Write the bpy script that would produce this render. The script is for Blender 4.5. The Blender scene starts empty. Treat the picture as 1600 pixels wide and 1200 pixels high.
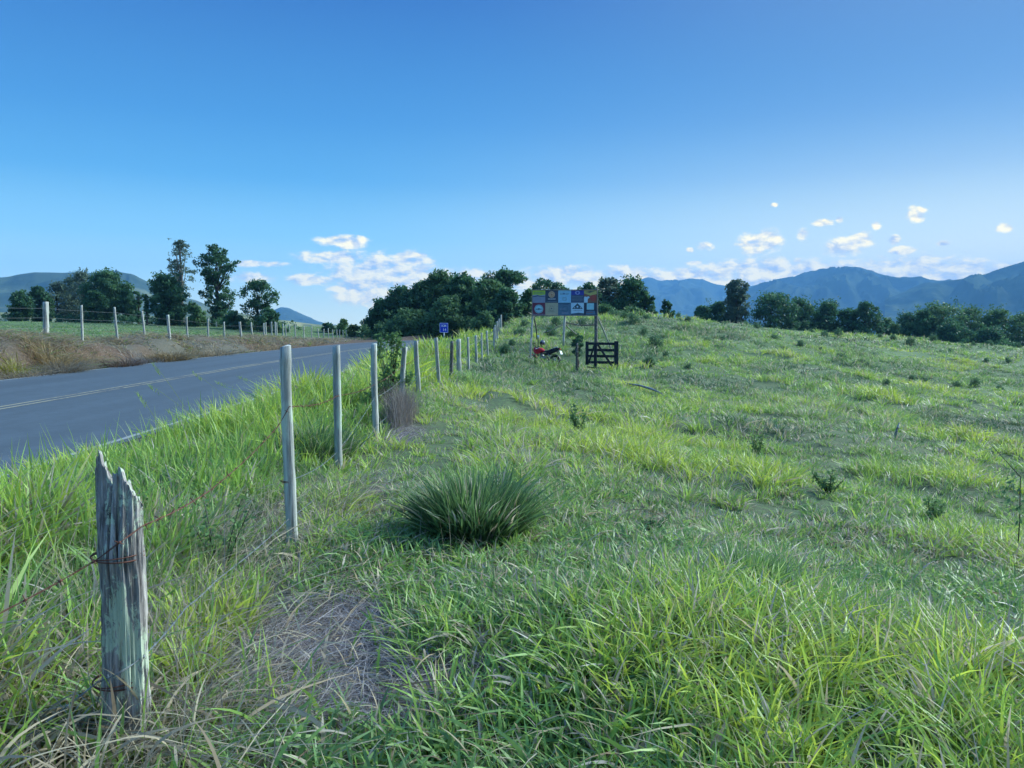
import bpy, math, random
import numpy as np
from mathutils import Vector, Matrix, Euler
random.seed(7)
scene = bpy.context.scene
COL = scene.collection
PI = math.pi

# ------------------------------------------------------------------ camera
EYE = 1.6
FPX = 1202.0
HOR = 505.0
PITCH = math.atan((600.0 - HOR) / FPX)
cd = bpy.data.cameras.new('camera')
cam = bpy.data.objects.new('camera', cd)
COL.objects.link(cam)
cd.sensor_width = 36.0
cd.lens = FPX / 1600.0 * 36.0
cd.clip_start = 0.05
cd.clip_end = 60000.0
cam.location = (0, 0, EYE)
cam.rotation_euler = (PI / 2 - PITCH, 0, 0)
scene.camera = cam

def W(px, py, Y):
    """world point seen at photo pixel px,py when it stands Y metres ahead"""
    a = (px - 800.0) / FPX
    b = (600.0 - py) / FPX
    f = math.cos(PITCH) + b * math.sin(PITCH)
    u = -math.sin(PITCH) + b * math.cos(PITCH)
    return (a / f * Y, Y, EYE + u / f * Y)

def azel(px, py):
    x, y, z = W(px, py, 1.0)
    z -= EYE
    return math.atan2(x, y), math.atan2(z, math.hypot(x, y))

# ------------------------------------------------------------------ sky, sun, exposure
SUN_EL = math.radians(32.0)
SUN_AZ = math.radians(62.0)        # to the right of straight ahead
world = bpy.data.worlds.new('World')
scene.world = world
world.use_nodes = True
nt = world.node_tree
nt.nodes.clear()
N = nt.nodes.new
L = nt.links.new
def mathn(op, a, b=None, tree=None, clamp=False):
    t = tree or nt
    n = t.nodes.new('ShaderNodeMath'); n.operation = op; n.use_clamp = clamp
    for i, v in enumerate((a, b)):
        if v is None: continue
        if isinstance(v, (int, float)): n.inputs[i].default_value = v
        else: t.links.new(v, n.inputs[i])
    return n.outputs[0]
sky = N('ShaderNodeTexSky')
sky.sky_type = 'NISHITA'
sky.sun_disc = False
sky.sun_elevation = SUN_EL
sky.sun_rotation = SUN_AZ
sky.air_density = 1.0
sky.dust_density = 0.5
sky.ozone_density = 1.6
tc = N('ShaderNodeTexCoord')
sx = N('ShaderNodeSeparateXYZ'); L(tc.outputs['Generated'], sx.inputs[0])
az = mathn('ARCTAN2', sx.outputs[0], sx.outputs[1])
hyp = mathn('SQRT', mathn('ADD', mathn('MULTIPLY', sx.outputs[0], sx.outputs[0]), mathn('MULTIPLY', sx.outputs[1], sx.outputs[1])))
el = mathn('ARCTAN2', sx.outputs[2], hyp)
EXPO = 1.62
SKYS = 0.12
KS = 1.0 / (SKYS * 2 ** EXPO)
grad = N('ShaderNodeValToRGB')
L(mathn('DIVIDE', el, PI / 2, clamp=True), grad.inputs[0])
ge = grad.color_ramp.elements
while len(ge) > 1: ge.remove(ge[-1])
for i_, (deg_, c_) in enumerate([(0.0, (1.4, 1.5, .90)), (3, (.78, 1.15, .98)), (6, (.34, .78, .98)), (10, (.095, .43, .80)), (14, (.045, .29, .68)), (22, (.018, .145, .50)), (30, (.020, .15, .50)), (45, (.20, .62, 1.5)), (90, (.30, .85, 1.9))]):  # unseen sky above the frame is brightened to lift the ambient light
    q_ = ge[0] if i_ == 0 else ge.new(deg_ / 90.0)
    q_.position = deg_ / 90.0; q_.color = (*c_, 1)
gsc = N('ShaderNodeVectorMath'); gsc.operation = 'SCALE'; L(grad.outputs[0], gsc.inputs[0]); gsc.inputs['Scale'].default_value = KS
# the evening glow low on the right, toward the hidden sun
def mrange(v, a, b):
    q = N('ShaderNodeMapRange'); q.interpolation_type = 'SMOOTHSTEP'; L(v, q.inputs['Value']); q.inputs['From Min'].default_value = a; q.inputs['From Max'].default_value = b
    return q.outputs[0]
gl_e = mrange(el, .44, -.02)
glow = mathn('MULTIPLY', mrange(az, -.30, .60), mathn('MULTIPLY', mathn('MULTIPLY', gl_e, gl_e), gl_e))
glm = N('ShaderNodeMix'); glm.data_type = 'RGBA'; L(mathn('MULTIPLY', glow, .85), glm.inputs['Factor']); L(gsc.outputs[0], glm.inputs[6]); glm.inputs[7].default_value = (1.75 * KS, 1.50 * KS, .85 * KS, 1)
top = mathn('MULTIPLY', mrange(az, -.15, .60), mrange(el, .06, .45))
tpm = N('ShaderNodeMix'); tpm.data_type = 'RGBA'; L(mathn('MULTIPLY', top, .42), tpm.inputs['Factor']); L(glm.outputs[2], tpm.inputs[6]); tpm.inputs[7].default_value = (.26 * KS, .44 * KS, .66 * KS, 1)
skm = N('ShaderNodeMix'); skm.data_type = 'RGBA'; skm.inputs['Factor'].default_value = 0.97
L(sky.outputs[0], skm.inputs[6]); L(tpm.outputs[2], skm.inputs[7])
pc = N('ShaderNodeCombineXYZ'); L(az, pc.inputs[0]); L(el, pc.inputs[1])
P = pc.outputs[0]
CLOUDS = [(600,432,105,44),(655,436,65,30),(580,460,70,26),(540,378,50,12),(520,402,70,12),(485,437,45,10),(565,450,70,22),(640,405,40,16),
 (400,412,55,6),(395,434,40,10),(745,430,40,14),(800,442,60,18),(880,432,75,20),(940,440,60,20),(1040,436,60,12),(1110,434,50,14),
 (1180,424,130,24),(1260,428,130,24),(1150,440,90,22),(1420,424,130,28),(1500,426,100,24),(1570,424,60,16),(1080,436,90,22),(980,436,90,24),(1350,430,80,10),
 (1178,382,30,22),(1200,376,30,20),(1318,386,40,18),(1345,376,28,16),(1255,366,12,11),(1285,348,20,7),(1312,343,8,6),
 (1432,335,20,15),(1370,353,10,8),(1397,375,12,9),(1410,392,24,9),(1570,356,18,9),(1103,385,15,8),(1078,391,7,5),(1475,380,13,5),
 (1245,407,10,6),(1085,411,16,4),(1210,320,8,4)]
win = None
for (px, py, rx, ry) in CLOUDS:
    a0, e0 = azel(px, py)
    a1, _ = azel(px + rx, py); _, e1 = azel(px, py - ry)
    s = N('ShaderNodeVectorMath'); s.operation = 'SUBTRACT'; L(P, s.inputs[0]); s.inputs[1].default_value = (a0, e0, 0)
    m = N('ShaderNodeVectorMath'); m.operation = 'MULTIPLY'; L(s.outputs[0], m.inputs[0]); m.inputs[1].default_value = (1 / abs(a1 - a0), 1 / abs(e1 - e0), 0)
    le = N('ShaderNodeVectorMath'); le.operation = 'LENGTH'; L(m.outputs[0], le.inputs[0])
    w = mathn('SUBTRACT', 1.25, le.outputs['Value'], clamp=False)
    win = w if win is None else mathn('MAXIMUM', win, w)
win = mathn('MINIMUM', mathn('MAXIMUM', win, 0.0), 0.8)
def cloud_noise(off):
    mp = N('ShaderNodeMapping'); L(P, mp.inputs[0]); mp.inputs['Location'].default_value = off
    mp.inputs['Scale'].default_value = (44, 82, 1)
    nz = N('ShaderNodeTexNoise'); nz.inputs['Scale'].default_value = 1.0; nz.inputs['Detail'].default_value = 7; nz.inputs['Roughness'].default_value = 0.6
    nz.inputs['Distortion'].default_value = 0.3
    L(mp.outputs[0], nz.inputs['Vector'])
    return nz.outputs['Fac']
n0 = cloud_noise((3.1, 1.7, 0)); n1 = cloud_noise((3.1 + 0.30, 1.7 + 0.55, 0))
dens = mathn('ADD', mathn('MULTIPLY', win, 0.95), mathn('MULTIPLY', n0, 1.9))
mr = N('ShaderNodeMapRange'); mr.interpolation_type = 'SMOOTHSTEP'; L(dens, mr.inputs['Value'])
mr.inputs['From Min'].default_value = 1.12; mr.inputs['From Max'].default_value = 1.72
gate = N('ShaderNodeMapRange'); gate.interpolation_type = 'SMOOTHSTEP'; L(win, gate.inputs['Value'])
gate.inputs['From Min'].default_value = 0.0; gate.inputs['From Max'].default_value = 0.35
cmask = mathn('MULTIPLY', mr.outputs[0], gate.outputs[0], clamp=True)
lit = mathn('ADD', mathn('MULTIPLY', mathn('SUBTRACT', n0, n1), 3.4), 0.64, clamp=True)
cc = N('ShaderNodeMix'); cc.data_type = 'RGBA'; L(lit, cc.inputs['Factor'])
cc.inputs[6].default_value = (.72 * KS, .74 * KS, .80 * KS, 1); cc.inputs[7].default_value = (2.2 * KS, 1.80 * KS, .74 * KS, 1)
mix = N('ShaderNodeMix'); mix.data_type = 'RGBA'; L(mathn('MULTIPLY', cmask, 0.92), mix.inputs['Factor'])
L(skm.outputs[2], mix.inputs[6]); L(cc.outputs[2], mix.inputs[7])
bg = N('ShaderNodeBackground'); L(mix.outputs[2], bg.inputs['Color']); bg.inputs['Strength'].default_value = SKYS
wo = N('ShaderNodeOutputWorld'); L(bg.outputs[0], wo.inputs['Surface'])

sl = bpy.data.lights.new('sun', 'SUN')
sl.energy = 2.7
sl.angle = math.radians(26.0)
sl.color = (0.86, 1.0, 0.98)
sun = bpy.data.objects.new('sun', sl)
COL.objects.link(sun)
sd = Vector((math.sin(SUN_AZ) * math.cos(SUN_EL), math.cos(SUN_AZ) * math.cos(SUN_EL), math.sin(SUN_EL)))
sun.rotation_euler = (-sd).to_track_quat('-Z', 'Y').to_euler()
sun.location = (30, 20, 40)

scene.view_settings.view_transform = 'Standard'
scene.view_settings.look = 'None'
scene.view_settings.exposure = EXPO
scene.view_settings.gamma = 1.0
scene.render.engine = 'CYCLES'
cy = scene.cycles
cy.use_denoising = True
cy.max_bounces = 5
cy.diffuse_bounces = 2
cy.glossy_bounces = 1
cy.transmission_bounces = 3
cy.transparent_max_bounces = 4
cy.volume_bounces = 0
cy.caustics_reflective = False
cy.caustics_refractive = False
cy.use_adaptive_sampling = True
cy.adaptive_threshold = 0.015

# ------------------------------------------------------------------ helpers
def tag(o, label=None, cat=None, group=None, kind=None):
    if label: o['label'] = label
    if cat: o['category'] = cat
    if group: o['group'] = group
    if kind: o['kind'] = kind
    return o

def empty(name, loc, label, cat, group=None, rz=0.0, scale=1.0):
    o = bpy.data.objects.new(name, None)
    COL.objects.link(o)
    o.location = loc
    o.rotation_euler = (0, 0, rz)
    o.scale = (scale, scale, scale)
    o.empty_display_size = 0.2
    return tag(o, label, cat, group)

def copy_tree(o, parent=None):
    c = o.copy()
    COL.objects.link(c)
    if parent: c.parent = parent
    for ch in list(o.children):
        copy_tree(ch, c)
    return c

class MB:
    """collects faces, then links them as one mesh object"""
    def __init__(s):
        s.v = []; s.f = []; s.m = []
    def add(s, verts, faces, mi=0):
        b = len(s.v)
        s.v.extend([tuple(p) for p in verts])
        s.f.extend([tuple(i + b for i in f) for f in faces])
        s.m.extend([mi] * len(faces))
    def box(s, c, size, rot=None, mi=0, bev=0.0):
        hx, hy, hz = size[0] / 2, size[1] / 2, size[2] / 2
        if bev <= 0:
            vs = [Vector((x, y, z)) for x in (-hx, hx) for y in (-hy, hy) for z in (-hz, hz)]
            fs = [(0, 1, 3, 2), (4, 6, 7, 5), (0, 4, 5, 1), (2, 3, 7, 6), (0, 2, 6, 4), (1, 5, 7, 3)]
        else:
            b = min(bev, hx * .9, hy * .9, hz * .9)
            ring = [(-hx + b, -hy), (hx - b, -hy), (hx, -hy + b), (hx, hy - b), (hx - b, hy), (-hx + b, hy), (-hx, hy - b), (-hx, -hy + b)]
            ins = [(x * (hx - b) / hx, y * (hy - b) / hy) for x, y in ring]
            vs = []
            for zz, rg in ((-hz, ins), (-hz + b, ring), (hz - b, ring), (hz, ins)):
                vs += [Vector((x, y, zz)) for x, y in rg]
            fs = [tuple(range(7, -1, -1)), tuple(range(24, 32))]
            for k in range(3):
                for i in range(8):
                    j = (i + 1) % 8
                    fs.append((k * 8 + i, k * 8 + j, k * 8 + 8 + j, k * 8 + 8 + i))
        if rot is not None:
            M = rot if isinstance(rot, Matrix) else Euler(rot).to_matrix()
            vs = [M @ v for v in vs]
        s.add([v + Vector(c) for v in vs], fs, mi)
    def tube(s, pts, radii, n=8, mi=0, cap=True):
        pts = [Vector(p) for p in pts]
        if isinstance(radii, (int, float)): radii = [radii] * len(pts)
        vs = []; fs = []
        up = Vector((0, 0, 1))
        prev = None
        for i, p in enumerate(pts):
            d = (pts[min(i + 1, len(pts) - 1)] - pts[max(i - 1, 0)])
            d = d.normalized() if d.length > 1e-9 else up
            if prev is None:
                a = d.orthogonal().normalized()
            else:
                a = (prev - d * prev.dot(d))
                a = a.normalized() if a.length > 1e-6 else d.orthogonal().normalized()
            prev = a
            b = d.cross(a)
            for k in range(n):
                t = 2 * PI * k / n
                vs.append(p + (a * math.cos(t) + b * math.sin(t)) * radii[i])
        for i in range(len(pts) - 1):
            for k in range(n):
                j = (k + 1) % n
                fs.append((i * n + k, i * n + j, i * n + n + j, i * n + n + k))
        if cap:
            fs.append(tuple(range(n - 1, -1, -1)))
            fs.append(tuple((len(pts) - 1) * n + k for k in range(n)))
        s.add(vs, fs, mi)
    def lathe(s, prof, axis_pt, axis, n=24, mi=0):
        """prof: (r, h) along axis"""
        ax = Vector(axis).normalized(); a = ax.orthogonal().normalized(); b = ax.cross(a)
        vs = []; fs = []
        for r, h in prof:
            for k in range(n):
                t = 2 * PI * k / n
                vs.append(Vector(axis_pt) + ax * h + (a * math.cos(t) + b * math.sin(t)) * r)
        for i in range(len(prof) - 1):
            for k in range(n):
                j = (k + 1) % n
                fs.append((i * n + k, i * n + j, i * n + n + j, i * n + n + k))
        s.add(vs, fs, mi)
    def torus(s, c, axis, R, r, n=28, m=10, mi=0):
        ax = Vector(axis).normalized(); a = ax.orthogonal().normalized(); b = ax.cross(a)
        vs = []; fs = []
        for i in range(n):
            t = 2 * PI * i / n
            d = a * math.cos(t) + b * math.sin(t)
            for k in range(m):
                q = 2 * PI * k / m
                vs.append(Vector(c) + d * (R + r * math.cos(q)) + ax * r * math.sin(q))
        for i in range(n):
            for k in range(m):
                i2 = (i + 1) % n; k2 = (k + 1) % m
                fs.append((i * m + k, i2 * m + k, i2 * m + k2, i * m + k2))
        s.add(vs, fs, mi)
    def build(s, name, mats, parent=None, smooth=True, label=None):
        me = bpy.data.meshes.new(name)
        me.from_pydata(s.v, [], s.f)
        if not isinstance(mats, (list, tuple)): mats = [mats]
        for m in mats: me.materials.append(m)
        me.polygons.foreach_set('material_index', s.m)
        me.polygons.foreach_set('use_smooth', [smooth] * len(s.f))
        me.update()
        o = bpy.data.objects.new(name, me)
        COL.objects.link(o)
        if parent: o.parent = parent
        if label: o['label'] = label
        return o

def np_mesh(name, verts, quads, mat, col=None, parent=None, smooth=False, attrs=None):
    me = bpy.data.meshes.new(name)
    nv, nf = len(verts), len(quads)
    k = quads.shape[1]
    me.vertices.add(nv)
    me.vertices.foreach_set('co', np.ascontiguousarray(verts, dtype=np.float32).ravel())
    me.loops.add(nf * k)
    me.loops.foreach_set('vertex_index', np.ascontiguousarray(quads, dtype=np.int32).ravel())
    me.polygons.add(nf)
    me.polygons.foreach_set('loop_start', np.arange(0, nf * k, k, dtype=np.int32))
    me.polygons.foreach_set('use_smooth', np.full(nf, smooth, dtype=bool))
    if col is not None:
        ca = me.color_attributes.new('tint', 'FLOAT_COLOR', 'POINT')
        c4 = np.ones((nv, 4), dtype=np.float32); c4[:, :3] = col
        ca.data.foreach_set('color', c4.ravel())
    for an, av in (attrs or {}).items():
        at = me.attributes.new(an, 'FLOAT', 'POINT')
        at.data.foreach_set('value', np.ascontiguousarray(av, dtype=np.float32))
    me.materials.append(mat)
    me.update(calc_edges=True)
    o = bpy.data.objects.new(name, me)
    COL.objects.link(o)
    if parent: o.parent = parent
    return o

# ------------------------------------------------------------------ noise
def _hash(ix, iy, seed):
    h = (ix.astype(np.int64) * 374761393 + iy.astype(np.int64) * 668265263 + seed * 1442695041) & 0x7fffffff
    h = ((h ^ (h >> 13)) * 1274126177) & 0x7fffffff
    h = (h ^ (h >> 16)) & 0xffffff
    return h / float(0xffffff)
def vnoise(x, y, scale, seed=0):
    x = np.asarray(x, dtype=np.float64) / scale; y = np.asarray(y, dtype=np.float64) / scale
    ix = np.floor(x); iy = np.floor(y)
    fx = x - ix; fy = y - iy
    fx = fx * fx * (3 - 2 * fx); fy = fy * fy * (3 - 2 * fy)
    a = _hash(ix, iy, seed); b = _hash(ix + 1, iy, seed); c = _hash(ix, iy + 1, seed); d = _hash(ix + 1, iy + 1, seed)
    return (a * (1 - fx) + b * fx) * (1 - fy) + (c * (1 - fx) + d * fx) * fy
def fbm(x, y, scale, seed=0, oct=4):
    s = 0; a = 0.5; t = 0
    for k in range(oct):
        s = s + a * vnoise(x, y, scale / 2 ** k, seed + k * 17); t += a; a *= 0.5
    return s / t
def sst(a, b, x):
    t = np.clip((np.asarray(x, dtype=np.float64) - a) / (b - a), 0, 1)
    return t * t * (3 - 2 * t)

# ------------------------------------------------------------------ terrain
CENTRE = [(-8.9, -30), (-8.95, 0), (-9.1, 15), (-9.3, 28), (-9.1, 38), (-8.6, 48), (-7.6, 57), (-5.8, 64), (-2.8, 69.5), (2, 74), (9, 77.5), (18, 80)]
HALF = 4.45
def resample(poly, step):
    out = []
    P_ = [Vector((p[0], p[1])) for p in poly]
    for i in range(len(P_) - 1):
        p0 = P_[max(i - 1, 0)]; p1 = P_[i]; p2 = P_[i + 1]; p3 = P_[min(i + 2, len(P_) - 1)]
        n = max(2, int((p2 - p1).length / step))
        for k in range(n):
            t = k / n
            out.append(0.5 * ((2 * p1) + (-p0 + p2) * t + (2 * p0 - 5 * p1 + 4 * p2 - p3) * t * t + (-p0 + 3 * p1 - 3 * p2 + p3) * t ** 3))
    out.append(P_[-1])
    return out
CL = resample(CENTRE, 1.0)
CLA = np.array([(p.x - .05, p.y) for p in CL])
def poly_dist(x, y, A):
    x = np.asarray(x, dtype=np.float64); y = np.asarray(y, dtype=np.float64)
    best = np.full(x.shape, 1e9); sgn = np.zeros(x.shape)
    for i in range(len(A) - 1):
        ax, ay = A[i]; bx, by = A[i + 1]
        dx, dy = bx - ax, by - ay
        t = np.clip(((x - ax) * dx + (y - ay) * dy) / (dx * dx + dy * dy), 0, 1)
        ex = x - (ax + t * dx); ey = y - (ay + t * dy)
        d = ex * ex + ey * ey
        m = d < best
        best = np.where(m, d, best)
        sgn = np.where(m, np.where(ex * dy - ey * dx > 0, 1.0, -1.0), sgn)   # + = right of the road
    return np.sqrt(best), sgn
CP = [(-9, y, .05) for y in (-8, 5, 15, 30, 45, 60)] + [(-5, y, .06) for y in (-8, 0, 6, 14)] + [(-5.6, 28, .1), (-6, 45, .12)]
CP += [(-3, 0, .05), (-3, 5, .10), (-3.2, 12, .36), (-3.3, 20, .50), (-3.2, 30, .56), (-3.1, 38, .62), (-3.2, 46, .72), (-3.0, 55, .8)]
CP += [(-1.7, 0, .04), (-1.45, 2.7, .04), (-1.6, 5, -.02), (-1.85, 8, 0), (-1.85, 10.5, .06), (-1.85, 15, .25), (-1.75, 22, .12), (-1.8, 28.5, -.05), (-1.4, 36, -.12), (-1.2, 44, .2), (-.9, 50, .5), (-.8, 58, .95)]
CP += [(-.5, 3, 0), (0, 0, 0), (0, 5, 0), (.5, 8, -.1), (-.3, 14, -.08), (0, 20, -.35), (.5, 30, -.6), (1.2, 38, -.70), (2.2, 42, -.74), (4, 37, -.62), (5, 28, -.80), (6, 20, -.85), (3, 11, -.35), (3, 4.5, -.1), (2, 2.6, 0)]
CP += [(2, 46, .25), (4.6, 46, .1), (3, 52, 1.1), (0, 56, 1.3), (-1, 66, 1.7), (8, 46, -.1), (12, 40, -.9), (-3, 82, 1.4), (2, 90, 2.0)]
CP += [W(850, 494, 62), W(950, 496, 64), W(1020, 495, 70), W(1100, 503, 78), W(1200, 515, 84), W(1300, 523, 88), W(1400, 532, 92), W(1500, 540, 95), W(1600, 548, 98), W(1720, 556, 100)]
CP += [W(1100, 545, 50), W(1300, 558, 55), W(1500, 575, 58), W(1650, 590, 58), W(1600, 690, 24), W(1350, 690, 17), W(1000, 655, 18), W(1300, 850, 7), W(1650, 850, 9)]
CP += [(5, 0, -.3), (5, 3, -.3), (10, 0, -.8), (15, 6, -1.4), (26, 0, -2.7), (10, -8, -.8), (0, -8, .0), (45, 20, -4.2), (80, 60, -5), (110, 100, -6)]
CP += [(8, 105, 0), (30, 125, -4), (60, 140, -9), (100, 150, -13), (-5, 110, 0), (-10, 125, -2), (-40, 135, -2.5), (-90, 135, -1)]
CP += [(-13.6, y, .12) for y in (0, 15, 27, 38, 48)] + [(-16.5, -5, 1.1), (-16.5, 5, 1.1), (-16.5, 15, 1.15), (-16.3, 27, 1.15), (-16.5, 34, 1.0), (-16.5, 40, .86), (-16.5, 50, .56), (-15.6, 60, .15), (-15, 70, .0), (-14.5, 80, 0)]
CP += [(-19, 15, 1.05), (-20, 30, 1.0), (-25, 27, 1.0), (-30, 60, .9), (-60, 100, 1.6), (-35, 95, 1.25), (-20, 90, .9), (-14, 88, .3), (-80, 60, 1.6), (-40, 20, 1.0), (-60, 0, 1), (-110, 100, 1.5), (-20, 60, .55)]
CPA = np.array(CP, dtype=np.float64)
def _tps_k(r2):
    return np.where(r2 > 1e-9, r2 * np.log(np.maximum(r2, 1e-9)) * 0.5, 0.0)
def _fit():
    S = 20.0
    n = len(CPA); X = CPA[:, :2] / S
    r2 = ((X[:, None, :] - X[None, :, :]) ** 2).sum(-1)
    K = _tps_k(r2) + np.eye(n) * 0.0006
    Pm = np.hstack([np.ones((n, 1)), X])
    A = np.zeros((n + 3, n + 3)); A[:n, :n] = K; A[:n, n:] = Pm; A[n:, :n] = Pm.T
    b = np.zeros(n + 3); b[:n] = CPA[:, 2]
    return np.linalg.solve(A, b)
TW = _fit()
def hgt(x, y, bumps=True):
    x = np.atleast_1d(np.asarray(x, dtype=np.float64)); y = np.atleast_1d(np.asarray(y, dtype=np.float64))
    shp = x.shape
    x = x.ravel(); y = y.ravel()
    xc = np.clip(x, -120, 120); yc = np.clip(y, -10, 150)
    z = np.zeros(x.shape)
    S = 20.0
    for s in range(0, len(x), 40000):
        xx = xc[s:s + 40000] / S; yy = yc[s:s + 40000] / S
        r2 = (xx[:, None] - CPA[None, :, 0] / S) ** 2 + (yy[:, None] - CPA[None, :, 1] / S) ** 2
        z[s:s + 40000] = _tps_k(r2) @ TW[:-3] + TW[-3] + TW[-2] * xx + TW[-1] * yy
    dist = np.maximum(np.maximum(np.abs(x) - 90, (y - 105)), -6 - y)
    far = sst(0, 130, dist)
    valley = -16 - 12 * sst(200, 1500, np.hypot(x, y)) + 6 * (fbm(x, y, 300, 5) - .5)
    z = z * (1 - far) + valley * far
    d, sg = poly_dist(np.clip(x, -60, 60), np.clip(y, -40, 110), CLA[::3])
    if bumps:
        amp = sst(HALF + .2, HALF + 2.0, d)
        near = sst(0, 8, np.hypot(x, y))
        z = z + amp * ((fbm(x, y, 1.3, 11, 3) - .5) * .13 + (fbm(x, y, 4.5, 12, 3) - .5) * (.16 + .30 * near * (x > 0)) + (fbm(x, y, 2.4, 14, 3) - .5) * .58 * sst(5, 14, y) * (x > -.5) )
        z = z - .22 * np.exp(-(((x - 1.9) / 1.8) ** 2 + ((y - 42.4) / 1.4) ** 2)) + .10 * np.exp(-(((x - 1.7) / 1.8) ** 2 + ((y - 39.6) / .9) ** 2))
        bank = sst(-13.4, -14.6, x) * sst(-18.5, -16.6, x) * sst(80, 60, y)
        z = z + bank * ((fbm(x, y, 1.6, 31, 4) - .45) * .7)
        heap = np.exp(-(((x + 15.9) / 1.3) ** 2 + ((y - 24.5) / 2.4) ** 2)) * .28
        z = z + heap
        # crest of tufty grass in the front of the pasture, and the hollow of the worn track
        z = z + .06 * np.exp(-(((x - .9) / 1.1) ** 2 + ((y - 4.0) / .8) ** 2)) - .07 * np.exp(-(((x + .7) / .5) ** 2 + ((y - 3.6) / 1.3) ** 2))
    on = sst(HALF + 1.5, HALF + .55, d) * (np.abs(y) < 200)
    z = z * (1 - on) + 0.045 * on
    return z.reshape(shp)
def h1(x, y):
    return float(hgt(np.array([x]), np.array([y]))[0])

def material(name):
    m = bpy.data.materials.new(name)
    m.use_nodes = True
    t = m.node_tree
    b = t.nodes['Principled BSDF']
    b.inputs['Specular IOR Level'].default_value = 0.25
    return m, t, b
def noise_node(t, scale, detail=4, rough=.55, vec=None, sc=None, coord='Object', dist=0.0):
    tcn = t.nodes.new('ShaderNodeTexCoord')
    src = vec or tcn.outputs[coord]
    if sc and coord == 'Object' and not vec:
        oi = t.nodes.new('ShaderNodeObjectInfo'); av = t.nodes.new('ShaderNodeVectorMath'); av.operation = 'ADD'
        ml = t.nodes.new('ShaderNodeMath'); ml.operation = 'MULTIPLY'; ml.inputs[1].default_value = 37.0
        t.links.new(oi.outputs['Random'], ml.inputs[0]); t.links.new(src, av.inputs[0]); t.links.new(ml.outputs[0], av.inputs[1]); src = av.outputs[0]
    if sc:
        mp = t.nodes.new('ShaderNodeMapping'); mp.inputs['Scale'].default_value = sc
        t.links.new(src, mp.inputs[0]); src = mp.outputs[0]
    n = t.nodes.new('ShaderNodeTexNoise'); n.inputs['Scale'].default_value = scale; n.inputs['Detail'].default_value = detail
    n.inputs['Roughness'].default_value = rough; n.inputs['Distortion'].default_value = dist
    t.links.new(src, n.inputs['Vector'])
    return n.outputs['Fac']
def ramp(t, fac, stops):
    r = t.nodes.new('ShaderNodeValToRGB')
    e = r.color_ramp.elements
    while len(e) > 1: e.remove(e[-1])
    e[0].position = stops[0][0]; e[0].color = (*stops[0][1], 1)
    for p_, c_ in stops[1:]:
        q = e.new(p_); q.color = (*c_, 1)
    t.links.new(fac, r.inputs[0])
    return r.outputs[0]
def mixc(t, fac, a, b, mode='MIX'):
    m = t.nodes.new('ShaderNodeMix'); m.data_type = 'RGBA'; m.blend_type = mode
    for s, v in ((0, fac), (6, a), (7, b)):
        if isinstance(v, (int, float)): m.inputs[s].default_value = v
        elif isinstance(v, tuple): m.inputs[s].default_value = (*v, 1)
        else: t.links.new(v, m.inputs[s])
    return m.outputs[2]
def bump(t, b, fac, strength=.4, dist=.02):
    n = t.nodes.new('ShaderNodeBump'); n.inputs['Strength'].default_value = strength; n.inputs['Distance'].default_value = dist
    t.links.new(fac, n.inputs['Height']); t.links.new(n.outputs[0], b.inputs['Normal'])
def attr(t, name, out='Fac'):
    a = t.nodes.new('ShaderNodeAttribute'); a.attribute_name = name
    return a.outputs[out]
def paint(name, c, rough=.6, var=.15, scale=8, metal=0.0, bmp=.0):
    m, t, b = material(name)
    n = noise_node(t, scale, 5)
    lo = tuple(v * (1 - var) for v in c); hi = tuple(min(1, v * (1 + var)) for v in c)
    t.links.new(ramp(t, n, [(.3, lo), (.7, hi)]), b.inputs['Base Color'])
    b.inputs['Roughness'].default_value = rough
    b.inputs['Metallic'].default_value = metal
    if bmp: bump(t, b, n, bmp, .01)
    return m

def m_ground():
    m, t, b = material('ground_soil')
    n1 = noise_node(t, .9, 6, .65); n2 = noise_node(t, 14, 5, .7); n3 = noise_node(t, .12, 4)
    green = ramp(t, n1, [(.25, (.045, .080, .032)), (.5, (.080, .125, .048)), (.75, (.130, .150, .065))])
    green = mixc(t, ramp(t, n3, [(.4, (0, 0, 0)), (.65, (1, 1, 1))]), green, (.105, .160, .060))
    dark = mixc(t, ramp(t, n2, [(.4, (0, 0, 0)), (.6, (.75, .75, .75))]), green, (.060, .056, .038))
    dirt = ramp(t, n2, [(.25, (.035, .022, .016)), (.5, (.10, .062, .040)), (.75, (.20, .15, .11))])
    straw = ramp(t, n2, [(.3, (.045, .036, .032)), (.7, (.16, .13, .11))])
    c = mixc(t, attr(t, 'lawn'), dark, green)
    c = mixc(t, attr(t, 'straw'), c, straw)
    c = mixc(t, attr(t, 'dirt'), c, dirt)
    t.links.new(c, b.inputs['Base Color'])
    b.inputs['Roughness'].default_value = .95
    bump(t, b, n2, .6, .04)
    return m

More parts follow.
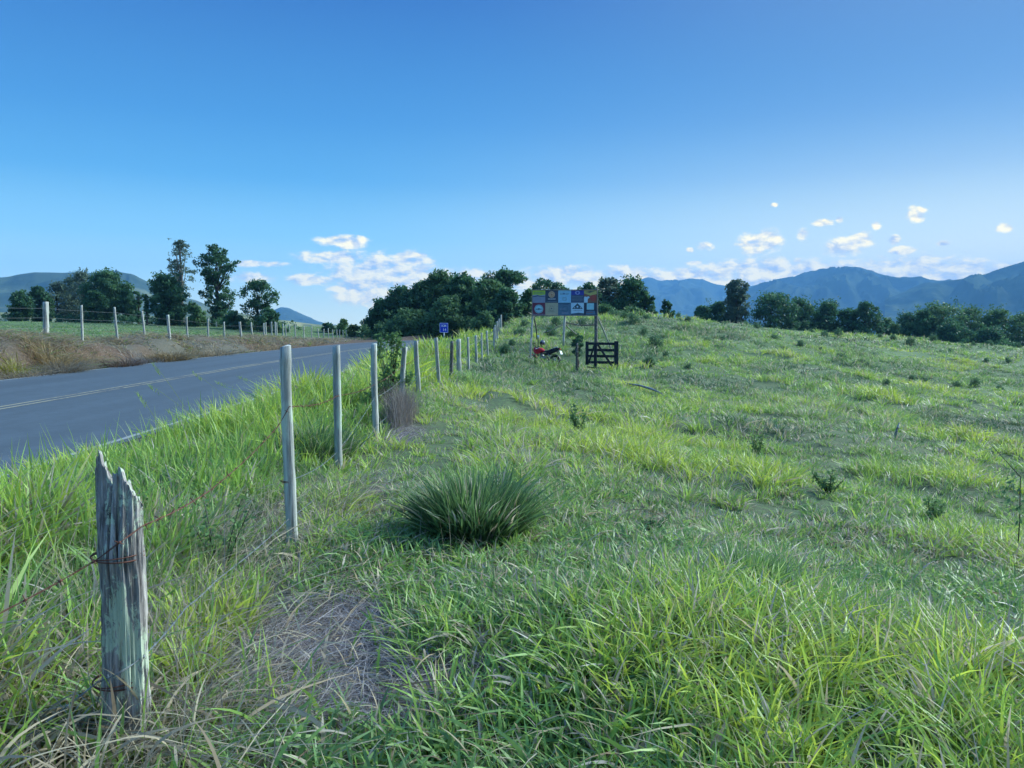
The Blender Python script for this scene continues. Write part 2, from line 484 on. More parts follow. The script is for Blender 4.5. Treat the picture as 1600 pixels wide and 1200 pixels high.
TRACK = np.array([(-1.0, 1.0), (-.95, 3.0), (-1.0, 4.2), (-.95, 5.4), (-1.05, 7.3), (-.95, 10), (-.5, 15), (.6, 22), (2.4, 29), (4.0, 34)])
TRACK2 = np.array([(1.5, 7.5), (2.6, 5.8), (3.2, 4.6), (3.5, 3.2), (4.2, 1.0)])
TRACK3 = np.array([(-.2, 6.4), (.6, 5.5), (1.6, 6.6), (3.5, 9.0), (6, 14), (9, 21)])
def masks(x, y):
    """zone weights at ground points"""
    d, sg = poly_dist(x, y, CLA[::2])
    right = sg > 0
    M = {}
    fx = np.interp(y, [-10, 0, 2.7, 5.2, 8, 10, 15, 22, 28, 36, 44, 58, 70], [-1.6, -1.5, -1.42, -1.5, -1.8, -1.82, -1.86, -1.75, -1.85, -1.4, -1.2, -.8, -.6])
    M['road'] = d < HALF + .05
    M['verge'] = right & ~M['road'] & (x < fx + .1)
    M['pasture'] = right & ~M['road'] & ~M['verge']
    M['bank'] = (~right) & ~M['road'] & (x > -17.2) & (y < 84)
    M['field'] = (~right) & ~M['road'] & ~M['bank']
    w = fbm(x, y, .7, 41, 3) - .5
    t1, _ = poly_dist(x, y, TRACK)
    t2, _ = poly_dist(x, y, TRACK2)
    t3, _ = poly_dist(x, y, TRACK3)
    M['track'] = np.clip(np.maximum(sst(.62, .22, t1 + w * .5) , .8 * np.maximum(sst(.6, .15, t2 + w * .6), sst(.5, .15, t3 + w * .6))), 0, 1)
    s1 = np.exp(-(((x + .95 - (y - 3.6) * -.10) / .42) ** 2 + ((y - 3.65) / .86) ** 2) ** 2)
    s1b = np.exp(-(((x + .52) / .48) ** 2 + ((y - 3.2) / .42) ** 2) ** 2) * .9
    s2 = np.exp(-(((x + 1.50) / .30) ** 2 + ((y - 10.6) / .9) ** 2) ** 2) * .8
    s3 = np.exp(-(((x + 1.35) / .22) ** 2 + ((y - 7.4) / .6) ** 2) ** 2) * .6
    M['straw'] = np.clip((np.maximum.reduce([s1, s1b, s2, s3])) * (1 + w * 1.4), 0, 1)
    M['d'] = d; M['right'] = right; M['fx'] = fx
    return M

def axis(parts):
    out = []
    for a, b, st in parts:
        n = max(1, int(round((b - a) / st)))
        out += [a + (b - a) * k / n for k in range(n)]
    out.append(parts[-1][1])
    return np.array(out)
gx = axis([(-6000, -4000, 1000), (-4000, -800, 400), (-800, -150, 60), (-150, -40, 3), (-40, -20, 1), (-20, -12, .3), (-12, -5, 1.0), (-5, 5, .14), (5, 14, .2), (14, 40, .5), (40, 80, 1.2), (80, 150, 3), (150, 800, 60), (800, 4000, 400), (4000, 6000, 1000)])
gy = axis([(-2800, -400, 400), (-400, -30, 40), (-30, -4, 4), (-4, 1, .5), (1, 12, .14), (12, 30, .22), (30, 60, .5), (60, 100, .9), (100, 180, 3), (180, 900, 40), (900, 4000, 300), (4000, 6200, 1100)])
GX, GY = np.meshgrid(gx, gy)
GZ = hgt(GX.ravel(), GY.ravel())
gm = masks(np.clip(GX.ravel(), -130, 130), np.clip(GY.ravel(), -30, 150))
nx, ny = len(gx), len(gy)
ii = np.arange(nx * ny).reshape(ny, nx)
quads = np.stack([ii[:-1, :-1], ii[:-1, 1:], ii[1:, 1:], ii[1:, :-1]], -1).reshape(-1, 4)
gv = np.stack([GX.ravel(), GY.ravel(), GZ], -1)
GXr, GYr = GX.ravel(), GY.ravel()
bankd = gm['bank'] * sst(-17.2, -16.0, GXr) * np.clip(sst(.35, .6, fbm(GXr, GYr, 1.8, 61, 4)) + sst(-14.6, -13.8, GXr) * .8, 0, 1)
edge = sst(HALF + .9, HALF + .2, gm['d'])
farw = sst(25, 60, np.hypot(GXr, GYr))
SOIL = m_ground()
ground = np_mesh('ground', gv, quads, SOIL, smooth=True, attrs={
    'dirt': np.clip(np.maximum(bankd, edge * .7), 0, 1), 'straw': np.clip(np.maximum(gm['straw'], gm['bank'] * .8 * sst(-17.4, -16.4, GXr)), 0, 1),
    'lawn': np.clip(np.maximum(gm['field'] * 1.0, farw), 0, 1)})
tag(ground, 'grassy soil of the pasture, verge and field', None, None, 'structure')

# ------------------------------------------------------------------ road
def strip(name, o0, o1, z, mat, s=0, e=None, step=1, wob0=0.0, wob1=0.0, parent=None):
    pts = CL[s:e:step] if e is not None else CL[s::step]
    m = MB(); vs = []; fs = []
    for i, p in enumerate(pts):
        q0 = pts[max(i - 1, 0)]; q1 = pts[min(i + 1, len(pts) - 1)]
        d = (q1 - q0).normalized(); nrm = Vector((d.y, -d.x))      # to the right
        a = p + nrm * (o0 + wob0 * (random.random() - .5)); b = p + nrm * (o1 + wob1 * (random.random() - .5))
        c_ = (a + b) / 2
        vs += [(a.x, a.y, z), (b.x, b.y, z)]
    for i in range(len(pts) - 1):
        fs.append((2 * i, 2 * i + 1, 2 * i + 3, 2 * i + 2))
    m.add(vs, fs)
    return m.build(name, mat, parent, smooth=False)
def m_asphalt(name, base, crack):
    m, t, b = material(name)
    n1 = noise_node(t, 1.1, 6, .65, sc=(1, .06, 1)); n2 = noise_node(t, 60, 3, .8)
    n3 = noise_node(t, 1.2, 6, .7)
    c = ramp(t, n1, [(.3, tuple(v * .80 for v in base)), (.5, base), (.7, tuple(v * 1.22 for v in base))])
    nb = noise_node(t, 4.5, 7, .75)
    c = mixc(t, ramp(t, nb, [(.40, (.5, .5, .5)), (.55, (0, 0, 0))]), c, tuple(v * .70 for v in base))
    c = mixc(t, ramp(t, n2, [(.4, (0, 0, 0)), (.8, (.5, .5, .5))]), c, tuple(v * 1.6 for v in base))
    if crack:
        vo = t.nodes.new('ShaderNodeTexVoronoi'); vo.feature = 'DISTANCE_TO_EDGE'; vo.inputs['Scale'].default_value = 2.2
        tcn = t.nodes.new('ShaderNodeTexCoord'); t.links.new(tcn.outputs['Object'], vo.inputs['Vector'])
        c = mixc(t, ramp(t, vo.outputs['Distance'], [(.0, (1, 1, 1)), (.05, (0, 0, 0))]), c, (.02, .018, .016))
        c = mixc(t, ramp(t, n3, [(.5, (0, 0, 0)), (.7, (.8, .8, .8))]), c, (.07, .055, .04))
    t.links.new(c, b.inputs['Base Color'])
    b.inputs['Roughness'].default_value = .8
    bump(t, b, n2, .25, .006)
    return m
ASPH = m_asphalt('asphalt', (.062, .080, .096), False)
SHLD = m_asphalt('asphalt_shoulder', (.048, .047, .046), True)
road = strip('road', -4.35, 4.14, .100, ASPH, wob0=.06)
tag(road, 'grey asphalt road curving right behind the bushes', kind='structure')
sh = strip('road_shoulder', 4.08, 4.62, .094, SHLD, wob1=.22)
tag(sh, 'cracked broken edge of the asphalt beside the verge', kind='structure')
def m_line(name, c, wear):
    m, t, b = material(name)
    n = noise_node(t, 9, 6, .75); n2 = noise_node(t, .6, 3)
    s = mathn('ADD', n, mathn('MULTIPLY', n2, .6, t), t)
    t.links.new(mixc(t, ramp(t, s, [(wear, (0, 0, 0)), (wear + .12, (1, 1, 1))]), c, (.085, .087, .09)), b.inputs['Base Color'])
    b.inputs['Roughness'].default_value = .75
    return m
YEL = m_line('faded_yellow_paint', (.28, .25, .17), .80); WHI = m_line('faded_white_paint', (.46, .47, .46), .82); WHR = m_line('rubbed_white_paint', (.24, .25, .25), .84)
tag(strip('road_markings', -.16, -.08, .104, YEL), 'faded double yellow centre line on the road', kind='structure')
tag(strip('road_markings', .08, .16, .104, YEL), 'faded double yellow centre line on the road', kind='structure')
tag(strip('road_markings', 3.93, 4.02, .104, WHR), 'worn white edge line beside the grassy verge', kind='structure')
tag(strip('road_markings', -4.26, -4.16, .104, WHR), 'worn white edge line beside the dirt bank', kind='structure')

# ------------------------------------------------------------------ grass
rng = np.random.default_rng(5)
def m_leaf(name, transl=.35, rough=.5, spec=.3):
    m, t, b = material(name)
    b.inputs['Specular IOR Level'].default_value = spec
    c = attr(t, 'tint', 'Color')
    t.links.new(c, b.inputs['Base Color'])
    b.inputs['Roughness'].default_value = rough
    tr = t.nodes.new('ShaderNodeBsdfTranslucent')
    hs = t.nodes.new('ShaderNodeHueSaturation'); hs.inputs['Value'].default_value = 1.25; hs.inputs['Hue'].default_value = .485
    t.links.new(c, hs.inputs['Color']); t.links.new(hs.outputs[0], tr.inputs['Color'])
    mx = t.nodes.new('ShaderNodeMixShader'); mx.inputs[0].default_value = transl
    t.links.new(b.outputs[0], mx.inputs[1]); t.links.new(tr.outputs[0], mx.inputs[2])
    t.links.new(mx.outputs[0], t.nodes['Material Output'].inputs['Surface'])
    return m
BLADE = m_leaf('grass_blade', .40, .45, .35)
STRAWM = m_leaf('dry_straw', .20, .8, .1)
LEAFM = m_leaf('tree_leaf', .36, .6, .2)

def blades(bx, by, bz, h, w, ld, lean, curl, col, segs, droop=.35, tipcol=None, flat=None):
    """ribbons; every argument an array over blades"""
    n = len(bx)
    t = np.linspace(0, 1, segs + 1)[None, :]
    out = (lean[:, None] * t + curl[:, None] * t * t) * h[:, None]
    dx = np.cos(ld)[:, None]; dy = np.sin(ld)[:, None]
    cx = bx[:, None] + dx * out; cyy = by[:, None] + dy * out
    up = h[:, None] * (t - droop * np.clip(lean + curl, 0, 1.6)[:, None] * t * t)
    cz = bz[:, None] + up - .02 * (1 - t)
    fa = ld + PI / 2 + rng.normal(0, .5, n)
    prof = np.clip(np.minimum(.55 + 1.6 * t, 1.0) * (1 - t ** 2.4) + .04, 0, 1)
    wx = np.cos(fa)[:, None] * w[:, None] * .5 * prof; wy = np.sin(fa)[:, None] * w[:, None] * .5 * prof
    wz = (rng.normal(0, .25, n) * w)[:, None] * prof
    v = np.empty((n, segs + 1, 2, 3), dtype=np.float32)
    v[:, :, 0, 0] = cx - wx; v[:, :, 0, 1] = cyy - wy; v[:, :, 0, 2] = cz - wz
    v[:, :, 1, 0] = cx + wx; v[:, :, 1, 1] = cyy + wy; v[:, :, 1, 2] = cz + wz
    k = (segs + 1) * 2
    base = (np.arange(n) * k)[:, None]
    q = np.arange(segs)[None, :] * 2
    f = np.stack([base + q, base + q + 1, base + q + 3, base + q + 2], -1).reshape(-1, 4)
    c = np.repeat(col[:, None, :], segs + 1, 1)
    if tipcol is not None:
        tt = (t ** 3)[:, :, None]
        c = c * (1 - tt) + tipcol[:, None, :] * tt
    c = np.repeat(c[:, :, None, :], 2, 2)
    return v.reshape(-1, 3), f, c.reshape(-1, 3).astype(np.float32)
class Cloud:
    def __init__(s): s.v = []; s.f = []; s.c = []; s.n = 0
    def add(s, v, f, c):
        s.v.append(v); s.f.append(f + s.n); s.c.append(c); s.n += len(v)
    def build(s, name, mat, parent=None):
        return np_mesh(name, np.concatenate(s.v), np.concatenate(s.f), mat, col=np.concatenate(s.c), parent=parent)
C_DARK = np.array((.034, .088, .042)); C_MID = np.array((.135, .240, .080)); C_LUSH = np.array((.215, .375, .070)); C_YEL = np.array((.350, .455, .065))
C_DRY = np.array((.40, .33, .19)); C_GREY = np.array((.36, .33, .30))
def palette(s, dry, n):
    """s in 0..1 from dark to yellow-green; dry = chance of a dry blade"""
    s = np.clip(s, 0, 1)[:, None]
    c = np.where(s < .35, C_DARK + (C_MID - C_DARK) * (s / .35), np.where(s < .7, C_MID + (C_LUSH - C_MID) * ((s - .35) / .35), C_LUSH + (C_YEL - C_LUSH) * ((s - .7) / .3)))
    isd = rng.random(n) < dry
    dc = C_DRY + (C_GREY - C_DRY) * rng.random((n, 1))
    c = np.where(isd[:, None], dc, c)
    return c * rng.uniform(.8, 1.2, (n, 1)), isd

def tufts(cl, tx, ty, th, tr, cnt, w, shade, dry, segs, spread=.55, curl=.5, rz=None):
    """tuft centres -> blades"""
    k = np.maximum(1, rng.poisson(cnt))
    idx = np.repeat(np.arange(len(tx)), k)
    n = len(idx)
    if n == 0: return 0
    a = rng.uniform(0, 2 * PI, n); rr = np.sqrt(rng.random(n))
    bx = tx[idx] + np.cos(a) * rr * tr[idx]; by = ty[idx] + np.sin(a) * rr * tr[idx]
    bz = hgt(bx, by) if rz is None else rz[idx]
    h = th[idx] * rng.uniform(.45, 1.15, n)
    ld = a + rng.normal(0, .7, n)
    lean = np.abs(rng.normal(.10, .18, n)) + spread * rr * rng.random(n)
    cu = np.abs(rng.normal(curl, .28, n))
    ww = (w[idx] if hasattr(w, '__len__') else w) * rng.uniform(.6, 1.25, n)
    col, isd = palette(shade[idx] + rng.normal(0, .12, n), dry[idx], n)
    tip = col * 1.12
    brown = rng.random(n) < .14
    tip = np.where(brown[:, None], C_DRY, tip)
    cl.add(*blades(bx, by, bz, h, ww, ld, lean, cu, col, segs, tipcol=tip))
    return n

def scatter(y0, y1, dens, slope=.74, pad=1.6):
    """uniform points over the wedge the camera can see"""
    amax = (slope * y1 + pad) * 2 * (y1 - y0)
    m = int(amax * dens)
    x = rng.uniform(-(slope * y1 + pad), slope * y1 + pad, m); y = rng.uniform(y0, y1, m)
    ok = np.abs(x) < slope * y + pad
    return x[ok], y[ok]

pasture = Cloud(); verge = Cloud(); straw = Cloud(); fieldg = Cloud(); bankg = Cloud()
BANDS = [  # y0, y1, tufts per m2, blades per tuft, width, radius, segs
    (1.3, 4.2, 95, 20, .0088, .055, 5), (4.2, 8, 62, 20, .0100, .065, 4), (8, 15, 28, 19, .013, .09, 3),
    (15, 30, 12, 18, .020, .14, 3), (30, 62, 4.6, 16, .034, .20, 2), (62, 112, 1.7, 14, .060, .30, 2)]
for bi, (y0, y1, dn, cnt, wd, rad, sg_) in enumerate(BANDS):
    x, y = scatter(y0, y1, dn)
    M = masks(x, y)
    keep = M['pasture'] & (rng.random(len(x)) > M['straw'] * 1.02)
    x_, y_ = x[keep], y[keep]
    tr_ = M['track'][keep]
    big = fbm(x_, y_, 1.5 + .03 * y0, 71, 3); big2 = fbm(x_, y_, 5.5, 72, 3); sm = fbm(x_, y_, .45, 73, 2)
    crest = np.exp(-(((x_ - 1.1) / 1.5) ** 2 + ((y_ - 4.0) / 1.1) ** 2)) + .7 * np.exp(-(((x_ - 1.9) / 1.0) ** 2 + ((y_ - 2.6) / .8) ** 2)) + .5 * np.exp(-(((x_ - 3.2) / 2.5) ** 2 + ((y_ - 10) / 2.0) ** 2))
    lush = np.clip((big - .36) * 2.8 + crest * .60, 0, 1.35)
    low = np.exp(-(((x_ + .1) / 1.1) ** 2 + ((y_ - 2.7) / .8) ** 2))
    clump = sst(.52, .72, fbm(x_, y_, .9 + .03 * y0, 78, 2)) * sst(4.5, 7, y_)
    hh = (.085 + .17 * lush + .07 * sm + .17 * clump) * (1 - .58 * tr_)
    hh = hh * (1 - .40 * low) * (1 - .7 * np.exp(-(((x_ + 1.25) / .30) ** 2 + ((y_ - 2.4) / .5) ** 2)))
    hh = hh * (1 + .45 * sst(12, 40, y_) * (big > .42))
    bike = np.exp(-(((x_ - 1.7) / 1.6) ** 2 + ((y_ - 40.4) / .9) ** 2))
    hh = hh + .38 * bike
    shade = .28 + .58 * lush * .75 + (big2 - .5) * (1.0 + .9 * sst(8, 16, y_)) + (sm - .5) * .45 - .10 * sst(14, 30, y_) - .08 * tr_ + .12 * clump - .10 * low + .10 * sst(5, 9, y_)
    dry = np.clip(.10 + .18 * sst(.5, .7, fbm(x_, y_, 2.2, 75, 3)) + .12 * tr_, 0, .5)
    bare = rng.random(len(x_)) > .15 * sst(.64, .74, fbm(x_, y_, 2.0, 76, 3)) * sst(8, 14, y_) + .08 * tr_
    x_, y_, hh, shade, dry = x_[bare], y_[bare], hh[bare], shade[bare], dry[bare]
    tufts(pasture, x_, y_, hh, np.full(len(x_), rad), np.full(len(x_), cnt, float), wd * (1.45 if bi < 2 else 1.0), shade, dry + .05, sg_, spread=.75, curl=.34)
    # verge between fence and road: tall and lush
    kv = M['verge'] & (rng.random(len(x)) > M['straw'] * .9)
    xv, yv = x[kv], y[kv]
    d = M['d'][kv]
    if len(xv):
        big = fbm(xv, yv, 1.2, 81, 3); sm = fbm(xv, yv, .5, 82, 2)
        ed = sst(HALF + .1, HALF + 1.2, d)
        hv = (.32 + .32 * sst(.35, .65, big) + .10 * sm) * (.48 + .52 * ed)
        hv = hv * (1 - .62 * sst(0, .55, xv - (M['fx'][kv] - .75))) * (1 - .70 * np.exp(-(((xv + 1.38) / .32) ** 2 + ((yv - 2.45) / .42) ** 2)))
        sv = .64 + (big - .45) * 1.3 + (sm - .5) * .5 + .12 * sst(3, 6, d - HALF) * 0
        dead = sst(.52, .66, fbm(xv, yv, 1.1, 83, 3)) * sst(9, 4, yv)
        nearp = np.exp(-(((xv + 1.6) / .8) ** 2 + ((yv - 3.2) / 1.6) ** 2))
        tufts(verge, xv, yv, hv, np.full(len(xv), rad * 1.1), np.full(len(xv), cnt * .9), wd * (2.15 if bi < 2 else 1.45), sv, np.clip(.05 + .30 * dead + .16 * nearp, 0, .6), sg_, spread=.36, curl=.26)
    kf = M['field']
    xf, yf = x[kf], y[kf]
    kk = rng.random(len(xf)) < .8
    xf, yf = xf[kk], yf[kk]
    if len(xf):
        sh_ = .30 + (fbm(xf, yf, 9, 91, 3) - .5) * .6
        tufts(fieldg, xf, yf, np.full(len(xf), .10) + .05 * rng.random(len(xf)), np.full(len(xf), rad * 1.3), np.full(len(xf), cnt * .6), wd, sh_, np.full(len(xf), .10), 2, spread=1.2)
    kb = M['bank'] & (x > -17.6)
    xb, yb = x[kb], y[kb]
    if len(xb):
        nb = fbm(xb, yb, 1.5, 95, 4)
        kk = rng.random(len(xb)) < np.clip((nb - .32) * 6, .45, 1) * sst(-13.4, -14.2, xb)
        xb, yb, nb = xb[kk], yb[kk], nb[kk]
        tufts(bankg, xb, yb, .14 + .42 * sst(.42, .7, nb) * rng.uniform(.5, 1.1, len(xb)), np.full(len(xb), rad * 1.2), np.full(len(xb), cnt * 1.5), wd * .8, np.full(len(xb), .45) + (nb - .5), np.full(len(xb), .84), 3, spread=1.3, curl=1.0)

# extra straws: fine dry stems standing and lying
def stems(cl, x, y, h, w, lean, curl, cdry=.85, segs=4, z=None, colr=None):
    n = len(x)
    col, _ = palette(np.full(n, .8), np.full(n, cdry), n)
    if colr is not None: col = colr
    cl.add(*blades(x, y, hgt(x, y) if z is None else z, h, w, rng.uniform(0, 2 * PI, n), lean, curl, col, segs, droop=.25))
n = 60000
x = rng.uniform(-1.9, .2, n); y = rng.uniform(2.4, 11.5, n)
M = masks(x, y)
k = rng.random(n) < M['straw'] * np.where(y > 5, .8, 1)
x, y = x[k], y[k]
n = len(x)
L_ = rng.uniform(.10, .34, n)
g = rng.random((n, 1))
colr = (np.array((.44, .40, .39)) * g + np.array((.12, .10, .11)) * (1 - g))
a = rng.normal(1.1, .9, n)
segs = 3
# lying ribbons: height is small, run is long
lie = np.full(n, 0.0)
zz = hgt(x, y) + rng.uniform(.003, .07, n)
hh = np.full(n, .03) * rng.uniform(.2, 2.2, n)
straw.add(*blades(x, y, zz, hh, rng.uniform(.0018, .0038, n), a * 2, L_ / hh * .7, L_ / hh * .3, colr, 3, droop=.4))
# dry mesh hanging about the leaning fence post
n = 1500
x = rng.normal(-1.66, .09, n); y = rng.normal(11.5, .30, n)
g = rng.random((n, 1))
straw.add(*blades(x, y, hgt(x, y), rng.uniform(.20, .70, n), rng.uniform(.003, .006, n), rng.uniform(0, 6.28, n), np.abs(rng.normal(.15, .15, n)), np.abs(rng.normal(.2, .2, n)), np.array((.36, .31, .27)) * g + np.array((.15, .13, .12)) * (1 - g), 4))
# matted dead grass in the verge beside the split post and behind
for (cx_, cy_, sx_, sy_, n) in ((-2.15, 4.6, .42, .5, 2000), (-2.3, 3.3, .45, .5, 900), (-1.75, 6.4, .30, .6, 1100), (-1.25, 2.7, .18, .35, 500), (-1.7, 3.6, .2, .5, 700)):
    x = rng.normal(cx_, sx_, n); y = rng.normal(cy_, sy_, n)
    g = rng.random((n, 1))
    hgh = rng.uniform(.10, .45, n)
    straw.add(*blades(x, y, hgt(x, y), hgh, rng.uniform(.002, .006, n), rng.normal(.9, 1.3, n), np.abs(rng.normal(.5, .5, n)), np.abs(rng.normal(.5, .5, n)), np.array((.44, .38, .28)) * g + np.array((.20, .17, .13)) * (1 - g), 4))
# short broad leaves and dead litter low in the near pasture
n = 26000
x = rng.uniform(-1.3, 4.4, n); y = rng.uniform(2.0, 6.0, n) 
k = (np.abs(x) < .74 * y + .4) & (rng.random(n) > masks(x, y)['straw'] * 1.0) & (x > -1.2)
x, y = x[k], y[k]; n = len(x)
col, _ = palette(.30 + .35 * fbm(x, y, .6, 201, 2) + rng.normal(0, .12, n), np.full(n, .12), n)
pasture.add(*blades(x, y, hgt(x, y) + rng.uniform(0, .05, n), rng.uniform(.05, .17, n), rng.uniform(.010, .019, n), rng.uniform(0, 6.28, n), np.abs(rng.normal(.5, .35, n)), np.abs(rng.normal(.5, .4, n)), col, 4, tipcol=col * 1.1))
n = 9000
x = rng.uniform(-2.8, 4.6, n); y = rng.uniform(2.0, 7.5, n)
k = (np.abs(x) < .74 * y + .4)
x, y = x[k], y[k]; n = len(x)
g = rng.random((n, 1))
hh = rng.uniform(.02, .09, n)
straw.add(*blades(x, y, hgt(x, y) + rng.uniform(.0, .12, n), hh, rng.uniform(.003, .008, n), rng.uniform(0, 6.28, n), rng.uniform(.8, 3, n), rng.uniform(.3, 1.5, n), np.array((.46, .40, .27)) * g + np.array((.20, .13, .08)) * (1 - g), 3, droop=.5))
# curled dead leaves around the foot of the split post
n = 900
x = rng.normal(-1.80, .34, n); y = rng.normal(2.75, .35, n)
g = rng.random((n, 1))
straw.add(*blades(x, y, hgt(x, y) + rng.uniform(0, .15, n), rng.uniform(.06, .30, n), rng.uniform(.006, .014, n), rng.uniform(0, 6.28, n), np.abs(rng.normal(.3, .4, n)), np.abs(rng.normal(1.1, .6, n)), np.array((.44, .38, .26)) * g + np.array((.26, .20, .14)) * (1 - g), 6, droop=.6))
n = 420
x = rng.normal(-1.75, .42, n); y = rng.normal(2.85, .40, n)
col, _ = palette(rng.normal(.62, .14, n), np.full(n, .05), n)
verge.add(*blades(x, y, hgt(x, y), rng.uniform(.16, .42, n), rng.uniform(.009, .016, n), rng.uniform(0, 6.28, n), np.abs(rng.normal(.25, .2, n)), np.abs(rng.normal(.35, .3, n)), col, 6, tipcol=col * 1.1))
# tall fresh blades breaking the outline of the verge
n = 900
x = rng.uniform(-4.7, -2.4, n); y = rng.uniform(3.2, 11, n)
k = masks(x, y)['verge']
x, y = x[k], y[k]; n = len(x)
col, _ = palette(rng.normal(.72, .10, n), np.full(n, .03), n)
verge.add(*blades(x, y, hgt(x, y), rng.uniform(.45, .78, n) * sst(HALF, HALF + .7, poly_dist(x, y, CLA)[0]), rng.uniform(.010, .017, n), rng.uniform(0, 6.28, n), np.abs(rng.normal(.12, .12, n)), np.abs(rng.normal(.18, .15, n)), col, 5, tipcol=col * 1.1))
# standing seed stems
n = 700
x = rng.uniform(-2.9, 3.6, n); y = rng.uniform(2.3, 9, n)
k = (np.abs(x) < .74 * y + .5) & (rng.random(n) > masks(x, y)['track'] * .7)
x, y = x[k], y[k]; n = len(x)
stems(straw, x, y, rng.uniform(.30, .62, n), rng.uniform(.0018, .0032, n), np.abs(rng.normal(.2, .2, n)), np.abs(rng.normal(.25, .2, n)), .7, 5)
n = 260
x = rng.uniform(-2.7, -1.2, n); y = rng.uniform(2.3, 4.6, n)
stems(straw, x[:140], y[:140], rng.uniform(.45, .85, 140), rng.uniform(.0018, .0034, 140), np.abs(rng.normal(.22, .2, 140)), np.abs(rng.normal(.25, .2, 140)), .8, 6)
# pale stems waving above the verge against the road
for (px, py, qx, qy, Y) in ((300, 655, 238, 566, 5.6), (318, 668, 232, 600, 5.2), (372, 640, 300, 580, 6.6), (345, 700, 262, 640, 5.0), (430, 610, 372, 588, 8), (470, 590, 436, 500, 9.0), (262, 690, 214, 612, 4.8), (392, 620, 338, 596, 7)):
    x0, y0, z0 = W(px, py, Y); x1, y1, z1 = W(qx, qy, Y * .98)
    gz = h1(x0, y0)
    v = []
    A = Vector((x0 + .08, y0, gz)); B = Vector((x0, y0, z0)); C_ = Vector((x1, y1, z1))
    pts = [A.lerp(B, t_ / 3) for t_ in range(3)] + [B.lerp(C_, t_ / 4) + Vector((0, 0, .02 * math.sin(t_ / 4 * PI))) for t_ in range(5)]
    v = np.array([[(p.x - .0016, p.y, p.z), (p.x + .0016, p.y, p.z)] for p in pts], dtype=np.float32).reshape(-1, 3)
    f = np.array([(2 * i, 2 * i + 1, 2 * i + 3, 2 * i + 2) for i in range(len(pts) - 1)])
    straw.add(v, f, np.tile(np.array((.30, .36, .16), dtype=np.float32), (len(v), 1)))
    n = 26                                                         # seed head
    s_ = rng.random(n) * .10
    dirv = np.array((C_ - B).normalized())
    px_ = np.array(C_)[None, :] - dirv[None, :] * s_[:, None]
    straw.add(*blades(px_[:, 0], px_[:, 1], px_[:, 2], rng.uniform(.01, .03, n), np.full(n, .003), rng.uniform(0, 6.28, n), np.full(n, .8), np.full(n, .3), np.tile(np.array((.25, .36, .10)), (n, 1)), 2))

# yellow-green and straw-coloured clumps on the bank across the road
for (px, py, Y, n, sc_, hgh, c_) in ((25, 545, 22.5, 420, .45, .42, (.34, .36, .06)), (84, 530, 24.5, 900, .50, .75, (.36, .29, .15)), (100, 552, 23.6, 900, .45, .55, (.26, .24, .20)), (268, 548, 30.5, 900, .55, .6, (.30, .24, .13)), (286, 552, 31.5, 600, .5, .55, (.33, .28, .16)), (200, 556, 27, 900, .6, .45, (.16, .12, .10)), (120, 570, 22, 700, .8, .30, (.14, .09, .07)), (230, 548, 30, 700, .6, .35, (.34, .33, .34)), (340, 542, 36, 900, 1.2, .5, (.34, .30, .22)), (430, 540, 45, 1200, 2.2, .45, (.36, .31, .22)), (490, 536, 55, 1200, 3.0, .4, (.36, .31, .22)), (150, 560, 23.5, 500, .7, .4, (.20, .15, .12)), (55, 565, 22, 500, .8, .35, (.3, .27, .22))):
    x0, y0, _ = W(px, py, Y)
    x = rng.normal(x0, sc_ * .55, n); y = rng.normal(y0, sc_ * .7, n)
    ang = np.arctan2(y - y0, x - x0) + rng.normal(0, .5, n)
    k = x < -13.3
    x, y, ang = x[k], y[k], ang[k]; n = len(x)
    g = rng.uniform(.6, 1.25, (n, 1))
    bankg.add(*blades(x, y, hgt(x, y), hgh * rng.uniform(.5, 1.1, n), rng.uniform(.010, .022, n) * (Y / 28), ang, np.abs(rng.normal(.4, .3, n)), np.abs(rng.normal(.6, .3, n)), np.array(c_)[None, :] * g, 4))

tag(pasture.build('grass', BLADE), 'uneven green pasture grass right of the wire fence', kind='stuff')
tag(verge.build('grass', BLADE), 'tall lush grass of the verge between the fence and the road', kind='stuff')
tag(fieldg.build('grass', BLADE), 'short green grass of the field across the road', kind='stuff')
bankg.c = [c_ * np.array((.74, .70, .60), dtype=np.float32) for c_ in bankg.c]
tag(bankg.build('dry_grass', BLADE), 'dry straw-coloured grass on the dirt bank across the road', kind='stuff')
tag(straw.build('dry_grass', STRAWM), 'dead straw and fine dry stems along the wire fence', kind='stuff')

def tussock(name, x, y, R, H, n, shade, label, dry=.04, w=.009, group=None):
    z = h1(x, y)
    e = empty(name, (x, y, z), label, 'grass tussock', group)
    c = Cloud()
    a = rng.uniform(0, 2 * PI, n); rr = np.sqrt(rng.random(n))
    bx = np.cos(a) * rr * R * .56; by = np.sin(a) * rr * R * .56
    h = H * rng.uniform(.50, 1.12, n) * (1 - .18 * rr) * (.72 + .5 * vnoise(a * 1.1, rr * 2 + H * 9, 1, 77))
    col, _ = palette(shade + rng.normal(0, .10, n) + .12 * rng.random(n), np.full(n, dry), n)
    c.add(*blades(bx, by, np.full(n, -.03), h, w * rng.uniform(.7, 1.3, n), a + rng.normal(0, .6, n), .03 + .26 * rr * rng.uniform(.3, 1.5, n), np.abs(rng.normal(.16, .16, n)) + .18 * rr, col, 5, tipcol=col * 1.25))
    c.build('blade_clump', BLADE, e)
    return e
x0, y0, _ = W(740, 830, 5.75)
tussock('grass_tussock', x0, y0, .58, .66, 3600, .12, w=.016, dry=.07, label= 'big round dark green tussock alone on the grazed pasture')
x0, y0, _ = W(1160, 930, 4.6)
tussock('grass_tussock', x0, y0, .42, .34, 900, .30, 'leafy green tussock on the sloping pasture, front right', w=.010)
x0, y0, _ = W(497, 648, 8.7)
